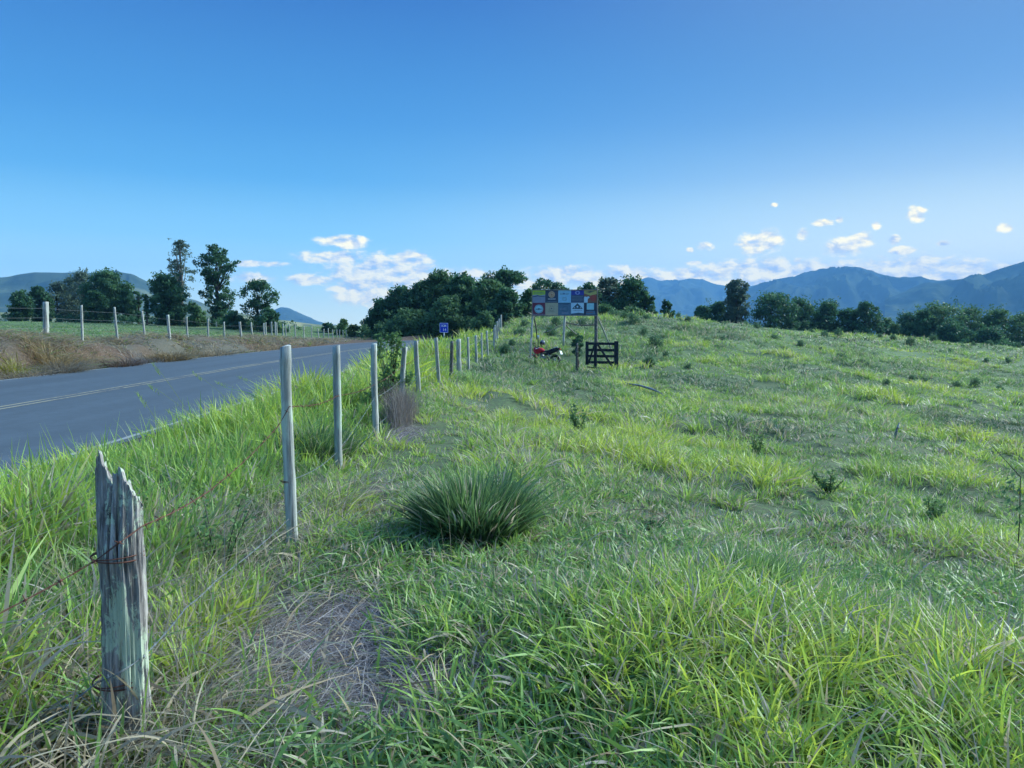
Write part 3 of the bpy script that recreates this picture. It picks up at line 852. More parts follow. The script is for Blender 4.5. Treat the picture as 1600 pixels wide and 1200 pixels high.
tussock('grass_tussock', x0 , y0, .62, .62, 1500, .10, 'big dark green tussock on the verge between the first two round posts', dry=.08, w=.012)

# ------------------------------------------------------------------ hills and mountains
def m_hill(name, stops, sc=.004, patch=None):
    m, t, b = material(name)
    n = noise_node(t, sc, 9, .68, sc=(1, 1, 2.2))
    c = ramp(t, n, stops)
    if patch:
        n2 = noise_node(t, sc * .35, 5, .6)
        c = mixc(t, ramp(t, n2, [(.56, (0, 0, 0)), (.62, (1, 1, 1))]), c, patch)
    t.links.new(c, b.inputs['Base Color'])
    b.inputs['Roughness'].default_value = 1.0
    b.inputs['Specular IOR Level'].default_value = 0
    return m
def ridge(label, D, pts, mat, depth=.32, seed=1, spur=.30, fuzz=2.0, base=-40):
    px = np.array([p[0] for p in pts], dtype=float); py = np.array([p[1] for p in pts], dtype=float)
    na = int((px[-1] - px[0]) / 1.3) + 2
    u = np.linspace(px[0], px[-1], na)
    yy = np.interp(u, px, py)
    k = np.ones(9) / 9; yy = np.convolve(np.pad(yy, 4, mode='edge'), k, 'valid')
    a = np.arctan((u - 800) / FPX)
    H = (HOR - yy) / FPX * D * np.cos(a)
    arc = a * D
    H = H + (fbm(arc, arc * 0, 420, seed, 5) - .5) * D * .006 + (vnoise(arc, arc * 0, 22, seed + 3) - .3) * fuzz
    s = np.concatenate([np.linspace(-1, -.08, 46), np.linspace(-.06, .06, 7), np.linspace(.1, 1, 14)])
    A, S_ = np.meshgrid(a, s)
    Hh = np.tile(H, (len(s), 1))
    R = D * (1 + S_ * np.where(S_ > 0, .12, depth))
    X = np.sin(A) * R; Y = np.cos(A) * R
    Y = Y
    q = np.abs(S_)
    prof = 1 - q ** 1.15
    arcs = A * D
    warp = (fbm(arcs, R, D * .10, seed + 9, 3) - .5) * D * .10
    rid = 1 - np.abs(2 * fbm(arcs + warp + S_ * D * .05, R * .35, D * .055, seed + 21, 4) - 1) * 2.0
    ext = q ** .7 * (1 - q) * 2.2
    Z = base + (Hh - base) * prof + (Hh - base) * spur * (rid - .45) * ext
    Z += (fbm(arcs, R, D * .018, seed + 33, 4) - .5) * D * .007 * np.clip(ext, 0, 1)
    Z += EYE * prof
    n1, n2 = A.shape
    ii = np.arange(n1 * n2).reshape(n1, n2)
    quads = np.stack([ii[:-1, :-1], ii[:-1, 1:], ii[1:, 1:], ii[1:, :-1]], -1).reshape(-1, 4)
    v = np.stack([X.ravel(), Y.ravel(), Z.ravel()], -1)
    o = np_mesh('hills', v, quads, mat, smooth=False)
    return tag(o, label, kind='structure')
FORE = m_hill('forested_hill', [(.3, (.018, .030, .020)), (.5, (.040, .060, .034)), (.7, (.085, .105, .055))], .006, (.12, .13, .06))
FARH = m_hill('far_forest_hill', [(.3, (.020, .032, .024)), (.5, (.038, .055, .036)), (.7, (.07, .09, .05))], .003)
ridge('far pale blue mountain ridge with two small peaks', 5200, [(900, 470), (960, 452), (1000, 437), (1012, 433), (1030, 441), (1050, 441), (1075, 436), (1095, 436), (1120, 446), (1160, 450), (1230, 446), (1300, 440), (1420, 444), (1500, 448)], FARH, seed=4, spur=.34, fuzz=4)
ridge('broad blue mountain range with rounded middle summit', 3900, [(1130, 470), (1175, 449), (1210, 437), (1240, 433), (1275, 425), (1300, 424), (1325, 421), (1340, 422), (1365, 430), (1400, 440), (1430, 438), (1480, 441), (1540, 438), (1640, 436), (1800, 430)], FARH, seed=8, spur=.42, fuzz=4)
ridge('dark mountain side climbing to the right edge', 3000, [(1380, 470), (1440, 446), (1490, 440), (1530, 432), (1570, 418), (1600, 409), (1680, 396), (1800, 380), (1960, 370), (2150, 380), (2400, 420)], FORE, seed=14, spur=.42, fuzz=3)
ridge('wooded hill behind the left trees with a lit crest', 2100, [(-700, 470), (-400, 450), (-200, 455), (-60, 448), (0, 437), (60, 429), (110, 429), (150, 431), (190, 428), (215, 431), (240, 447), (290, 466), (330, 480), (400, 497), (470, 505)], FORE, seed=22, spur=.30, fuzz=4)
ridge('small blue mountain beyond the left fence', 3700, [(330, 505), (380, 500), (420, 486), (440, 479), (452, 480), (470, 488), (495, 500), (515, 507), (560, 510)], FARH, seed=27, spur=.2, fuzz=3)
ridge('low pale green hills far beyond the left trees', 1150, [(-300, 480), (-60, 488), (40, 486), (120, 494), (180, 488), (240, 492), (300, 482), (370, 488), (430, 500), (520, 508), (600, 509)], m_hill('pale_pasture_hill', [(.3, (.05, .07, .03)), (.5, (.16, .17, .07)), (.7, (.30, .27, .13))], .012), seed=31, spur=.25, fuzz=2)

# ------------------------------------------------------------------ wood materials
def m_wood(name, dark, mid, pale, lich=None, lamt=.6, gs=(30, 30, 1.6), dry=.6):
    m, t, b = material(name)
    g = noise_node(t, 1.0, 8, .7, sc=gs); n2 = noise_node(t, 5, 5, .65, sc=(1, 1, .45)); n3 = noise_node(t, 2.2, 3)
    c = ramp(t, g, [(.36, dark), (.49, mid), (.68, pale)])
    if lich:
        f = mathn('ADD', n2, mathn('MULTIPLY', mathn('SUBTRACT', g, .5, t), .8, t), t)
        c = mixc(t, ramp(t, f, [(lamt, (0, 0, 0)), (lamt + .06, (1, 1, 1))]), c, lich)
    n4 = noise_node(t, 1.0, 6, .7, sc=(11, 11, 1.1))
    c = mixc(t, ramp(t, n4, [(.46, (0, 0, 0)), (.62, (.8, .8, .8))]), c, tuple((a_ + b_) * .42 for a_, b_ in zip(dark, mid)))
    t.links.new(c, b.inputs['Base Color'])
    b.inputs['Roughness'].default_value = .9
    bump(t, b, g, .7, .006)
    return m
POSTW = m_wood('weathered_pale_wood', (.13, .13, .125), (.40, .41, .38), (.58, .59, .55), (.50, .57, .48), .60)
POSTD = m_wood('dark_weathered_wood', (.04, .04, .04), (.12, .11, .10), (.32, .31, .29), (.42, .44, .42), .66, gs=(14, 14, 9))
GATEW = m_wood('dark_gate_wood', (.010, .014, .020), (.020, .026, .036), (.045, .050, .060))
LOGW = m_wood('bare_grey_wood', (.10, .09, .085), (.26, .25, .24), (.46, .45, .44), gs=(12, 12, 12))
BARK = m_wood('tree_bark', (.020, .018, .015), (.055, .048, .040), (.11, .10, .085), gs=(6, 6, 1))
PALEB = m_wood('pale_tree_bark', (.06, .055, .05), (.16, .145, .13), (.28, .26, .24), gs=(6, 6, 1))
RUST = paint('rusty_wire', (.13, .055, .040), .85, .4, 60)
GALV = paint('grey_wire', (.17, .19, .20), .6, .3, 40, .5)

# ------------------------------------------------------------------ the old split post
def old_post():
    cx_, cy_ = W(187, 800, 2.72)[:2]
    z0 = h1(cx_, cy_) - .12
    e = empty('split_fence_post', (cx_, cy_, z0), 'thick old grey fence post with jagged split top and mint lichen', 'fence post')
    nth, nz = 190, 170
    U = [-1, -.90, -.82, -.63, -.45, -.32, -.18, -.13, -.06, .05, .12, .18, .23, .29, .40, .50, .63, .78, .90, 1.0]
    T = [1.03, 1.085, 1.10, 1.148, 1.10, 1.075, 1.03, 1.035, 1.06, 1.072, 1.065, 1.05, 1.03, 1.08, 1.085, 1.055, 1.03, 1.0, .985, .965]
    T = [v - z0 for v in T]
    th = np.linspace(0, 2 * PI, nth, endpoint=False)
    def halfw(z):   # local width of the post with height
        return np.interp(z, [0, .15, .30, .45, .75, 1.0, 1.15, 1.25], [.092, .084, .083, .080, .080, .0845, .082, .078])
    def rad(thv, z):
        g = (vnoise(thv * 7, z * 4, 1, 5) - .5) * .18 + (vnoise(thv * 22, z * 6, 1, 6) - .5) * .12 + (vnoise(thv * 60, z * 11, 1, 8) - .5) * .08 + (vnoise(thv * 14, z * 28, 1, 3) - .5) * .04
        r = 1 + g
        def crack(u, w, d, za, zb):
            t0 = math.acos(u)              # front face: y negative
            dd = np.abs(((thv - (2 * PI - t0) + PI + .05 * np.sin(z * 9)) % (2 * PI)) - PI)
            return -d * np.exp(-(dd / w) ** 2) * sst(za, za + .12, z) * sst(zb + .1, zb, z)
        r = r + crack(-.14, .035, .50, .62, 2) + crack(.235, .07, .40, .74, 2) + crack(-.62, .05, .10, .2, .9) + crack(.62, .06, .16, -.2, .8) + crack(.15, .03, .12, .15, .5) + crack(-.85, .05, .12, .5, 1.2)
        def dent(u, zc, w, h, d):
            t0 = math.acos(u); dd = ((thv - (2 * PI - t0) + PI) % (2 * PI)) - PI
            return d * np.exp(-(dd / w) ** 2 - ((z - zc) / h) ** 2)
        r = r + dent(.55, .80, .24, .045, -.20) + dent(.55, .80, .50, .09, .12) + dent(.30, .27, .32, .075, -.30) + dent(.30, .30, .65, .14, .16) + dent(.95, .62, .3, .2, .06)
        return r
    V = []
    uu = np.cos(th)
    top = np.interp(uu, U, T) + (vnoise(th * 14, th * 0, 1, 9) - .5) * .03
    top = top - .05 * (np.sin(th) > 0) * np.abs(np.sin(th))
    for k in range(nz + 1):
        f = k / nz
        z = top * f
        hw = halfw(z) * .90
        r = rad(th, z)
        thin = 1 - .62 * sst(.80, 1.15, z)
        x = np.cos(th) * hw * r; y = np.sin(th) * hw * .92 * r * thin
        x = x + .012 * np.sin(z * 2.4) - .010
        V.append(np.stack([x, y, z], -1))
    last = V[-1]
    for s_ in (.8, .55, .3, .08):
        p = last.copy(); c = last.mean(0)
        p[:, 0] = last[:, 0] * 1.0 - (last[:, 0] - c[0]) * 0.0
        p[:, 1] = last[:, 1] * s_
        p[:, 2] = last[:, 2] - (1 - s_) * .012 + (vnoise(last[:, 0] * 300, last[:, 1] * s_ * 300, 1, 4) - .5) * .008
        V.append(p)
    V = np.concatenate(V); nr = nz + 1 + 4
    ii = np.arange(nr * nth).reshape(nr, nth)
    jj = np.roll(ii, -1, 1)
    q = np.stack([ii[:-1], jj[:-1], jj[1:], ii[1:]], -1).reshape(-1, 4)
    m, t, b = material('split_post_wood')
    g = noise_node(t, 1.0, 9, .72, sc=(58, 58, 3.2), dist=.3); g2 = noise_node(t, 1.0, 5, .6, sc=(17, 17, 2.6)); n2 = noise_node(t, 1, 7, .75, sc=(30, 30, 13), dist=.8)
    n3 = noise_node(t, 1, 3, .5, sc=(11, 11, 2.6))
    c = ramp(t, g, [(.30, (.04, .035, .034)), (.42, (.17, .155, .15)), (.54, (.38, .35, .34)), (.72, (.58, .55, .52))])
    c = mixc(t, ramp(t, g2, [(.42, (1, 1, 1)), (.56, (0, 0, 0))]), c, mixc(t, .35, c, (.07, .063, .066)))
    lichf = mathn('ADD', n2, mathn('MULTIPLY', mathn('SUBTRACT', n3, .5, t), .9, t), t)
    c = mixc(t, ramp(t, lichf, [(.52, (0, 0, 0)), (.57, (1, 1, 1))]), c, ramp(t, g, [(.35, (.34, .40, .30)), (.65, (.56, .62, .48))]))
    t.links.new(c, b.inputs['Base Color']); b.inputs['Roughness'].default_value = .92
    bump(t, b, g, .9, .006)
    np_mesh('post_shaft', V, q, m, parent=e, smooth=True)
    return e
OLD = old_post()

# ------------------------------------------------------------------ round fence posts and wire on the verge
ORD = ['first', 'second', 'third', 'fourth', 'fifth', 'sixth', 'seventh', 'eighth', 'ninth', 'tenth', 'eleventh', 'twelfth', 'thirteenth', 'fourteenth', 'fifteenth', 'sixteenth', 'seventeenth', 'eighteenth', 'nineteenth', 'twentieth', 'twenty-first', 'twenty-second', 'twenty-third', 'twenty-fourth', 'twenty-fifth', 'twenty-sixth', 'twenty-seventh']
def post(name, x, y, ztop, r, mat, label, group, lean=(0, 0), seed=0, cat='fence post', wob=.012):
    rnd = random.Random(seed)
    zb = h1(x, y) - .25
    H = ztop - zb
    e = empty(name, (x, y, zb), label, cat, group)
    m = MB(); n = 14; vs = []; fs = []
    rows = 16
    ox = rnd.uniform(-1, 1); oy = rnd.uniform(-1, 1)
    ra = [1 + rnd.uniform(-.10, .10) for _ in range(n)]
    for k in range(rows + 1):
        f = k / rows
        cx_ = lean[0] * f * H + wob * ox * math.sin(f * 3.1 + ox * 2) + (f - 1) * 0
        cy_ = lean[1] * f * H + wob * oy * math.sin(f * 2.7 + oy)
        rr = r * (1.06 - .10 * f) * (1 + rnd.uniform(-.07, .07))
        for j in range(n):
            t = 2 * PI * j / n
            vs.append((cx_ + math.cos(t) * rr * ra[j] * (1 + rnd.uniform(-.03, .03)), cy_ + math.sin(t) * rr * ra[j], f * H + (rnd.uniform(-.006, .006) + .012 * math.cos(t + ox) if k == rows else 0)))
    for k in range(rows):
        for j in range(n):
            j2 = (j + 1) % n
            fs.append((k * n + j, k * n + j2, (k + 1) * n + j2, (k + 1) * n + j))
    fs.append(tuple(rows * n + j for j in range(n)))
    m.add(vs, fs)
    m.build('post_shaft', mat, e, smooth=True)
    return e
RF = [  # px, top py, Y, radius, lean, x offset
    (449, 541, 5.15, .0405, (.01, 0)), (525, 541, 8.0, .0400, (.0, 0)), (585, 538, 10.1, .044, (.015, 0)), (632, 543, 12.4, .052, (.10, .02)),
    (652, 533, 15.0, .056, (-.01, 0)), (683, 528, 18.4, .052, (-.01, 0)), (706, 533, 20.5, .058, (.055, 0)), (717, 530, 22.6, .085, (.0, 0)), (732, 527, 28.0, .05, (.01, 0)),
    (744, 524, 31.5, .065, (-.01, 0)), (753, 520, 34.5, .05, (0, 0)), (761, 517, 38.0, .06, (.0, 0)), (772, 512, 43.5, .07, (.01, 0)), (774, 508, 46, .06, (0, 0)),
    (777, 502, 49.5, .07, (0, 0)), (780, 498, 53.0, .07, (0, 0)), (783, 492, 57.5, .08, (.01, 0))]
RPOSTS = []
for i, (px, py, Y, r, ln) in enumerate(RF):
    r = r * (.80 if i >= 3 else .93)
    x, y, zt = W(px, py, Y)
    dark = i == 6
    lab = {0: 'tall pale round fence post next beyond the split post', 3: 'leaning pale fence post wrapped in dead vines',
           6: 'leaning dark blotchy fence post on the verge'}.get(i, ORD[i] + ' pale round post of the roadside fence beyond the split post')
    if i not in (0, 3, 6): ln = (ln[0] + random.uniform(-.022, .022), random.uniform(-.03, .03))
    hgt_ = zt - h1(x, y)
    e = post('fence_post', x - ln[0] * hgt_, y, zt, r, POSTD if dark else POSTW, lab, 'posts of the roadside wire fence', ln, 100 + i, wob=.024)
    RPOSTS.append((x - ln[0] * hgt_, y, h1(x, y), zt, r, ln))

def wire(name, pts, r, mat, label, barb=0.12, bl=.016, twist=True, group=None, sag=.03, cat='barbed wire'):
    """a strand strung from post to post"""
    P_ = [Vector(p) for p in pts]
    full = []
    for i in range(len(P_) - 1):
        L__ = (P_[i + 1] - P_[i]).length
        n = max(4, int(L__ / (.035 if P_[i].y < 9 else .3)))
        for k in range(n):
            t = k / n
            p = P_[i].lerp(P_[i + 1], t); p.z -= sag * math.sin(t * PI) * min(L__, 4) / 2.5
            full.append(p)
    full.append(P_[-1])
    m = MB()
    n = len(full)
    if twist:
        for ph in (0, PI):
            q = []
            for i, p in enumerate(full):
                a = i * .9 + ph
                q.append(p + Vector((math.cos(a) * r * .9, 0, math.sin(a) * r * .9)))
            m.tube(q, r * .75, 5)
    else:
        m.tube(full, r, 5)
    o = m.build('wire_strand' if barb else name, mat, None)
    if not barb:
        return tag(o, label, cat, group)
    e = empty(name, (0, 0, 0), label, cat, group)
    o.parent = e
    b = MB(); acc = 0
    for i in range(1, n):
        acc += (full[i] - full[i - 1]).length
        if acc > barb:
            acc = 0
            d = (full[i] - full[i - 1]).normalized()
            for k in range(2):
                v = Vector((random.uniform(-1, 1), random.uniform(-1, 1), random.uniform(-1, 1))); v = (v - d * v.dot(d)).normalized()
                b.tube([full[i] - v * bl, full[i] + v * bl], [r * .35, r * .9], 4)
            b.tube([full[i] - d * r * 3, full[i] + d * r * 3], r * 2.0, 6)
    ob = b.build('barbs', mat, e)
    ob['kind'] = 'stuff'
    return e
def front(px, py, Y): return W(px, py, Y)
def att(i, frac, side=-1):
    x, y, zb, zt, r, ln = RPOSTS[i]
    z = zb + (zt - zb) * frac
    return (x + ln[0] * (z - zb) + r * 1.02 * side * 0 , y - r * 1.08, z)
wire('barbed_wire', [W(-150, 1040, 2.05), W(0, 958, 2.36), W(146, 878, 2.60), W(186, 848, 2.60), W(222, 822, 2.70), W(330, 765, 3.6), W(436, 664, 5.06)] + [W(452, 635, 5.08), W(528, 618, 7.94), W(585, 601, 10.04)] + [att(i, .72) for i in range(3, 9)], .0020, RUST,
     'top strand of rusty barbed wire stretched across the old split post', .11, .02, group='strands of the roadside wire fence')
wire('barbed_wire', [W(-40, 1230, 2.22), W(40, 1152, 2.5), W(152, 1066, 2.62), W(186, 1052, 2.61), W(224, 1026, 2.70), W(290, 950, 3.35), W(340, 905, 3.9), W(450, 812, 5.08), W(525, 742, 7.94), W(590, 664, 10.04), W(622, 630, 12.3)] + [att(i, .42) for i in range(4, 9)], .0022, GALV,
     'low grey strand of wire slanting down past the split post', .14, .012, group='strands of the roadside wire fence')
wire('barbed_wire', [W(450, 752, 5.09), W(525, 708, 7.94), W(585, 622, 10.04), att(3, .5), att(4, .30), att(5, .3), att(6, .3), att(7, .3), att(8, .3)], .0020, GALV,
     'middle grey strand of wire tied below the first round post top', .2, .010, group='strands of the roadside wire fence')
wire('fence_wire', [att(i, .78) for i in range(8, 17)], .006, GALV, 'thin wire strand climbing with the far posts toward the bushes', 0, group='strands of the roadside wire fence', twist=False, cat='wire')
def wire_tie(px, py, Y, r, lab):
    x, y, z = W(px, py, Y)
    m = MB(); m.torus((0, 0, 0), (0.08, 0, 1), r, .0028, 26, 5)
    m.torus((0, 0, .006), (-0.05, 0.04, 1), r, .0022, 26, 5)
    o = m.build('wire_tie', RUST); o.location = (x, y, z)
    tag(o, lab, 'wire tie', 'wire ties around the posts')
wire_tie(184, 868, 2.72, .087, 'rusty wire loop around the split post below its jagged top')
wire_tie(186, 1062, 2.72, .086, 'dark wire loop around the lower half of the split post')
wire_tie(449, 752, 5.15, .044, 'dark wire loop around the tall first round post')
wire_tie(525, 732, 8.0, .044, 'dark wire loop around the second round post')

# ------------------------------------------------------------------ far fence on the bank across the road
LF = [(71, 472), (127, 477), (180, 480), (223, 486), (263, 492), (292, 495), (325, 498), (350, 503), (375, 503), (393, 504), (412, 505), (430, 503), (446, 508), (461, 507), (475, 510), (487, 511), (497, 513), (506, 514), (513, 513), (520, 515), (526, 515), (531, 515.5), (536, 516), (541, 516)]
LP_ = []
for i, (px, py) in enumerate(LF):
    Y = 16.5 * FPX / (800 - px)
    x, y, zt = W(px, py, Y)
    r = .10 if i == 0 else (.068 if i in (4, 8) else .045)
    ln = (.04 if i == 0 else random.uniform(-.03, .03), 0)
    lab = 'thickest pale post at the left end of the far bank fence' if i == 0 else ORD[i] + ' pale post of the far bank fence from the left'
    e = post('bank_fence_post', x - ln[0] * 1.3, y, zt, r, POSTW, lab, 'pale posts of the fence across the road', ln, 300 + i, wob=.03)
    LP_.append(Vector((x, y, zt)))
for k, dz in enumerate((.22, .55, .9)):
    wire('fence_wire', [(p.x + .07, p.y, p.z - dz) for p in [Vector((-17.0, 22.5, LP_[0].z))] + LP_], .0035, GALV, ['upper', 'middle', 'lower'][k] + ' thin wire strand of the far bank fence', 0, group='wires of the far bank fence', twist=False, cat='wire', sag=.015)
for i, (px, py, Y) in enumerate([(415, 504, 72), (424, 503, 74), (432, 504, 76), (442, 506, 79), (452, 507, 83), (298, 502, 88), (318, 503, 88), (338, 503, 87)]):
    x, y, zt = W(px, py, Y)
    post('field_fence_post', x, y, zt, .075, POSTW, 'short pale post standing at the back of the green field', 'posts at the back of the field', (0, 0), 400 + i)

# ------------------------------------------------------------------ trees
LEAFC = {'shrub': ((.050, .120, .062), (.120, .220, .100)), 'weed': ((.07, .15, .06), (.15, .26, .09)), 'dark': ((.020, .070, .045), (.090, .195, .085)), 'mid': ((.040, .105, .050), (.120, .225, .085)), 'grey': ((.060, .105, .080), (.14, .195, .140)), 'yellow': ((.05, .09, .03), (.14, .18, .06))}
def leaves(cl, C3, rc, n_each, size, colr, flat=.75, seed=0):
    """leaf quads round the points C3"""
    k = rng.poisson(n_each, len(C3)) if not hasattr(n_each, '__len__') else n_each
    idx = np.repeat(np.arange(len(C3)), k)
    n = len(idx)
    d = rng.normal(0, 1, (n, 3)); d /= np.linalg.norm(d, axis=1, keepdims=True) + 1e-9
    rr = rng.random(n) ** .55
    rcv = rc[idx] if hasattr(rc, '__len__') else rc
    p = C3[idx] + d * (rr * rcv)[:, None] * np.array((1, 1, flat))
    a = rng.normal(0, 1, (n, 3)); a /= np.linalg.norm(a, axis=1, keepdims=True) + 1e-9
    b = np.cross(a, rng.normal(0, 1, (n, 3))); b /= np.linalg.norm(b, axis=1, keepdims=True) + 1e-9
    s = size * rng.uniform(.6, 1.3, n)[:, None]
    v = np.empty((n, 4, 3), dtype=np.float32)
    v[:, 0] = p - a * s; v[:, 1] = p - b * s * .45; v[:, 2] = p + a * s; v[:, 3] = p + b * s * .45
    f = np.arange(n * 4).reshape(n, 4)
    lo, hi = np.array(colr[0]), np.array(colr[1])
    cshade = rng.random(len(C3))[idx] * .6 + rng.random(n) * .4
    c = lo + (hi - lo) * cshade[:, None]
    cl.add(v.reshape(-1, 3), f, np.repeat(c, 4, 0).astype(np.float32))

def tree(name, px, base_py, top_py, Y, wpx, kind, label, profile=None, nclu=40, per=90, leaf=.20, trunk=.5, group=None, rc=.17, bark=None, cat='tree', lean=0.0, zb=None, dense=1.0):
    """px centre, crown width in photo pixels; profile = (height fraction, half width fraction) pairs"""
    x, y, zt = W(px, top_py, Y)
    zg = h1(x, y) if zb is None else zb
    zg = min(zg, W(px, base_py, Y)[2])
    H = zt - zg
    Wd = wpx / FPX * Y
    profile = profile or [(.12, .35), (.3, .85), (.55, 1.0), (.8, .75), (1.0, .25)]
    hs = [p[0] for p in profile]; wsx = [p[1] for p in profile]
    e = empty(name, (x, y, zg - .1), label, cat, group)
    c = Cloud()
    m = int(nclu * dense * 1.7)
    rc = rc * .86; wpx = wpx * 1.1; Wd = Wd * 1.1; per = per * .85
    f = hs[0] + (hs[-1] - hs[0]) * rng.random(m) ** .9
    wv = np.interp(f, hs, wsx) * Wd / 2
    rcl = rc * Wd * rng.uniform(.6, 1.3, m)
    a = rng.uniform(0, 2 * PI, m); rr = np.sqrt(rng.random(m)) * .95
    lump = .78 + .44 * vnoise(a * 1.3 + f * 3, f * 6, 1, int(px))
    rad_ = np.clip(wv * rr * lump - rcl * .35, 0, None)
    C3 = np.stack([np.cos(a) * rad_ + lean * f * H, np.sin(a) * rad_ * .8, f * H - rcl * .3], -1)
    leaves(c, C3, rcl, int(per * dense), leaf, LEAFC[kind])
    # loose twig leaves on the outline
    k = m // 2
    ix = rng.integers(0, m, k)
    C4 = C3[ix] + rng.normal(0, 1, (k, 3)) * rcl[ix][:, None] * .8
    C4[:, 2] = np.minimum(C4[:, 2], H * 1.04)
    C4[:, 2] = np.maximum(C4[:, 2], .2)
    leaves(c, C4, rcl[ix] * .6, int(per * .25), leaf * .9, LEAFC[kind])
    c.build('crown', LEAFM, e)
    tb = MB()
    r0 = max(.08, .030 * H)
    hx = lean * H
    tk = [Vector((0, 0, -.3))]
    for i in range(1, 7):
        q = i / 6 * .82
        tk.append(Vector((hx * q + random.uniform(-.04, .04) * H * .4, random.uniform(-.03, .03) * H * .4, q * H)))
    tb.tube(tk, [r0 * (1.25 - 1.05 * i / 6) for i in range(7)], 8)
    order = rng.permutation(m)[:min(m, 22)]
    for i in order:
        end = Vector(C3[i])
        t0 = min(.75, max(.12, (end.z / H) * .62))
        st = tk[0].lerp(tk[-1], t0 / .82)
        kk = int(t0 / .82 * 6); ff = t0 / .82 * 6 - kk
        st = tk[kk].lerp(tk[min(kk + 1, 6)], ff)
        mid = st.lerp(end, .5) + Vector((0, 0, -.04 * H + random.uniform(0, .03) * H))
        rl = r0 * .38 * (1 - t0 * .5)
        tb.tube([st, mid, end], [rl, rl * .65, rl * .22], 5)
    tb.build('trunk', bark or BARK, e)
    return e
RND = [(.0, .9), (.25, 1.0), (.6, .95), (.85, .7), (1.0, .3)]
BUSHP = [(.02, .85), (.3, 1.0), (.6, .9), (.85, .6), (1.0, .25)]
GL = 'row of trees at the back of the left field'
tree('round_tree', 30, 502, 456, 92, 46, 'dark', 'low dark round tree at the left end of the field trees', nclu=34, group=GL)
tree('round_tree', 60, 502, 448, 96, 44, 'dark', 'low dark tree just beyond the thickest far post', nclu=34, group=GL)
tree('sparse_tree', 88, 503, 441, 98, 56, 'grey', 'thin greyish tree in the left part of the tree row', nclu=34, per=45, group=GL, dense=.9)
tree('sparse_tree', 128, 503, 424, 100, 62, 'grey', 'tall see-through grey-green tree beside the big dark tree', nclu=44, per=45, group=GL, leaf=.17)
tree('broad_tree', 168, 504, 421, 96, 74, 'dark', 'big dark broad-crowned tree in the middle of the left row', [(.22, .5), (.4, .95), (.65, 1.0), (.85, .7), (1, .4)], nclu=64, per=95, group=GL)
tree('round_tree', 196, 505, 452, 94, 34, 'dark', 'small dark tree under the big broad-crowned tree', nclu=26, group=GL)
tree('slender_tree', 215, 506, 452, 90, 24, 'dark', 'small slender ragged tree left of the columnar one', [(.2, .3), (.45, 1), (.6, .6), (.85, 1.0), (1, .5)], nclu=14, per=50, group=GL, leaf=.16)
tree('columnar_tree', 228, 508, 459, 88, 9, 'dark', 'narrow columnar dark tree like a cypress', [(.25, .5), (.5, 1), (.8, .9), (1, .4)], nclu=16, per=60, group=GL, leaf=.13, rc=.35)
tree('broad_tree', 261, 508, 430, 88, 58, 'dark', 'dense dark tree in front of the tall feathery one', [(.03, .6), (.25, .85), (.5, .9), (.8, 1.0), (1, .5)], nclu=64, per=95, group=GL)
tree('feathery_tree', 281, 508, 374, 96, 48, 'grey', 'tallest thin feathery grey tree of the left row', [(.30, .25), (.5, .8), (.7, 1.0), (.88, .6), (1, .25)], nclu=70, per=30, group=GL, leaf=.14, rc=.13, bark=PALEB)
tree('tall_tree', 337, 510, 382, 90, 66, 'dark', 'tall dark irregular tree with gaps in its crown', [(.03, .45), (.3, .55), (.45, .85), (.62, .75), (.78, 1.0), (.9, .55), (1, .35)], nclu=78, per=60, group=GL, leaf=.17, rc=.12)
tree('round_tree', 302, 508, 474, 86, 38, 'mid', 'low bushy tree between the two tallest left trees', nclu=26, group=GL)
tree('sparse_tree', 401, 511, 437, 84, 62, 'dark', 'dark tree with an open upper crown nearest the small mountain', [(.02, .85), (.3, .8), (.5, .6), (.75, 1.0), (1, .55)], nclu=52, per=50, group=GL, leaf=.16, rc=.13)
tree('round_tree', 366, 512, 486, 84, 40, 'dark', 'low dark bush between two open-crowned trees', BUSHP, nclu=22, group=GL)
tree('round_tree', 420, 511, 482, 82, 44, 'dark', 'low dark bush right of the open-crowned tree', BUSHP, nclu=22, group=GL)
tree('sparse_tree', 108, 503, 432, 103, 50, 'grey', 'pale thin tree filling the gap left of the see-through one', nclu=34, per=42, group=GL, dense=.9)
tree('round_tree', 148, 504, 452, 92, 44, 'dark', 'low dark crown at the left foot of the big broad-crowned tree', nclu=26, group=GL)
tree('sparse_tree', 205, 505, 462, 98, 30, 'grey', 'thin low tree between the broad-crowned and the slender one', nclu=20, per=40, group=GL)
tree('small_bush', 535, 520, 498, 84, 26, 'mid', 'small bush at the far road bend beside the fence end', BUSHP, nclu=16, per=40, cat='bush')
tree('small_bush', 512, 517, 504, 86, 26, 'dark', 'tiny dark bush behind the last far fence posts', BUSHP, nclu=12, per=40, cat='bush')
tree('small_bush', 552, 524, 508, 80, 34, 'yellow', 'low olive bush at the far road bend', BUSHP, nclu=14, per=40, cat='bush')
GM = 'dense trees and bushes beyond the road bend'
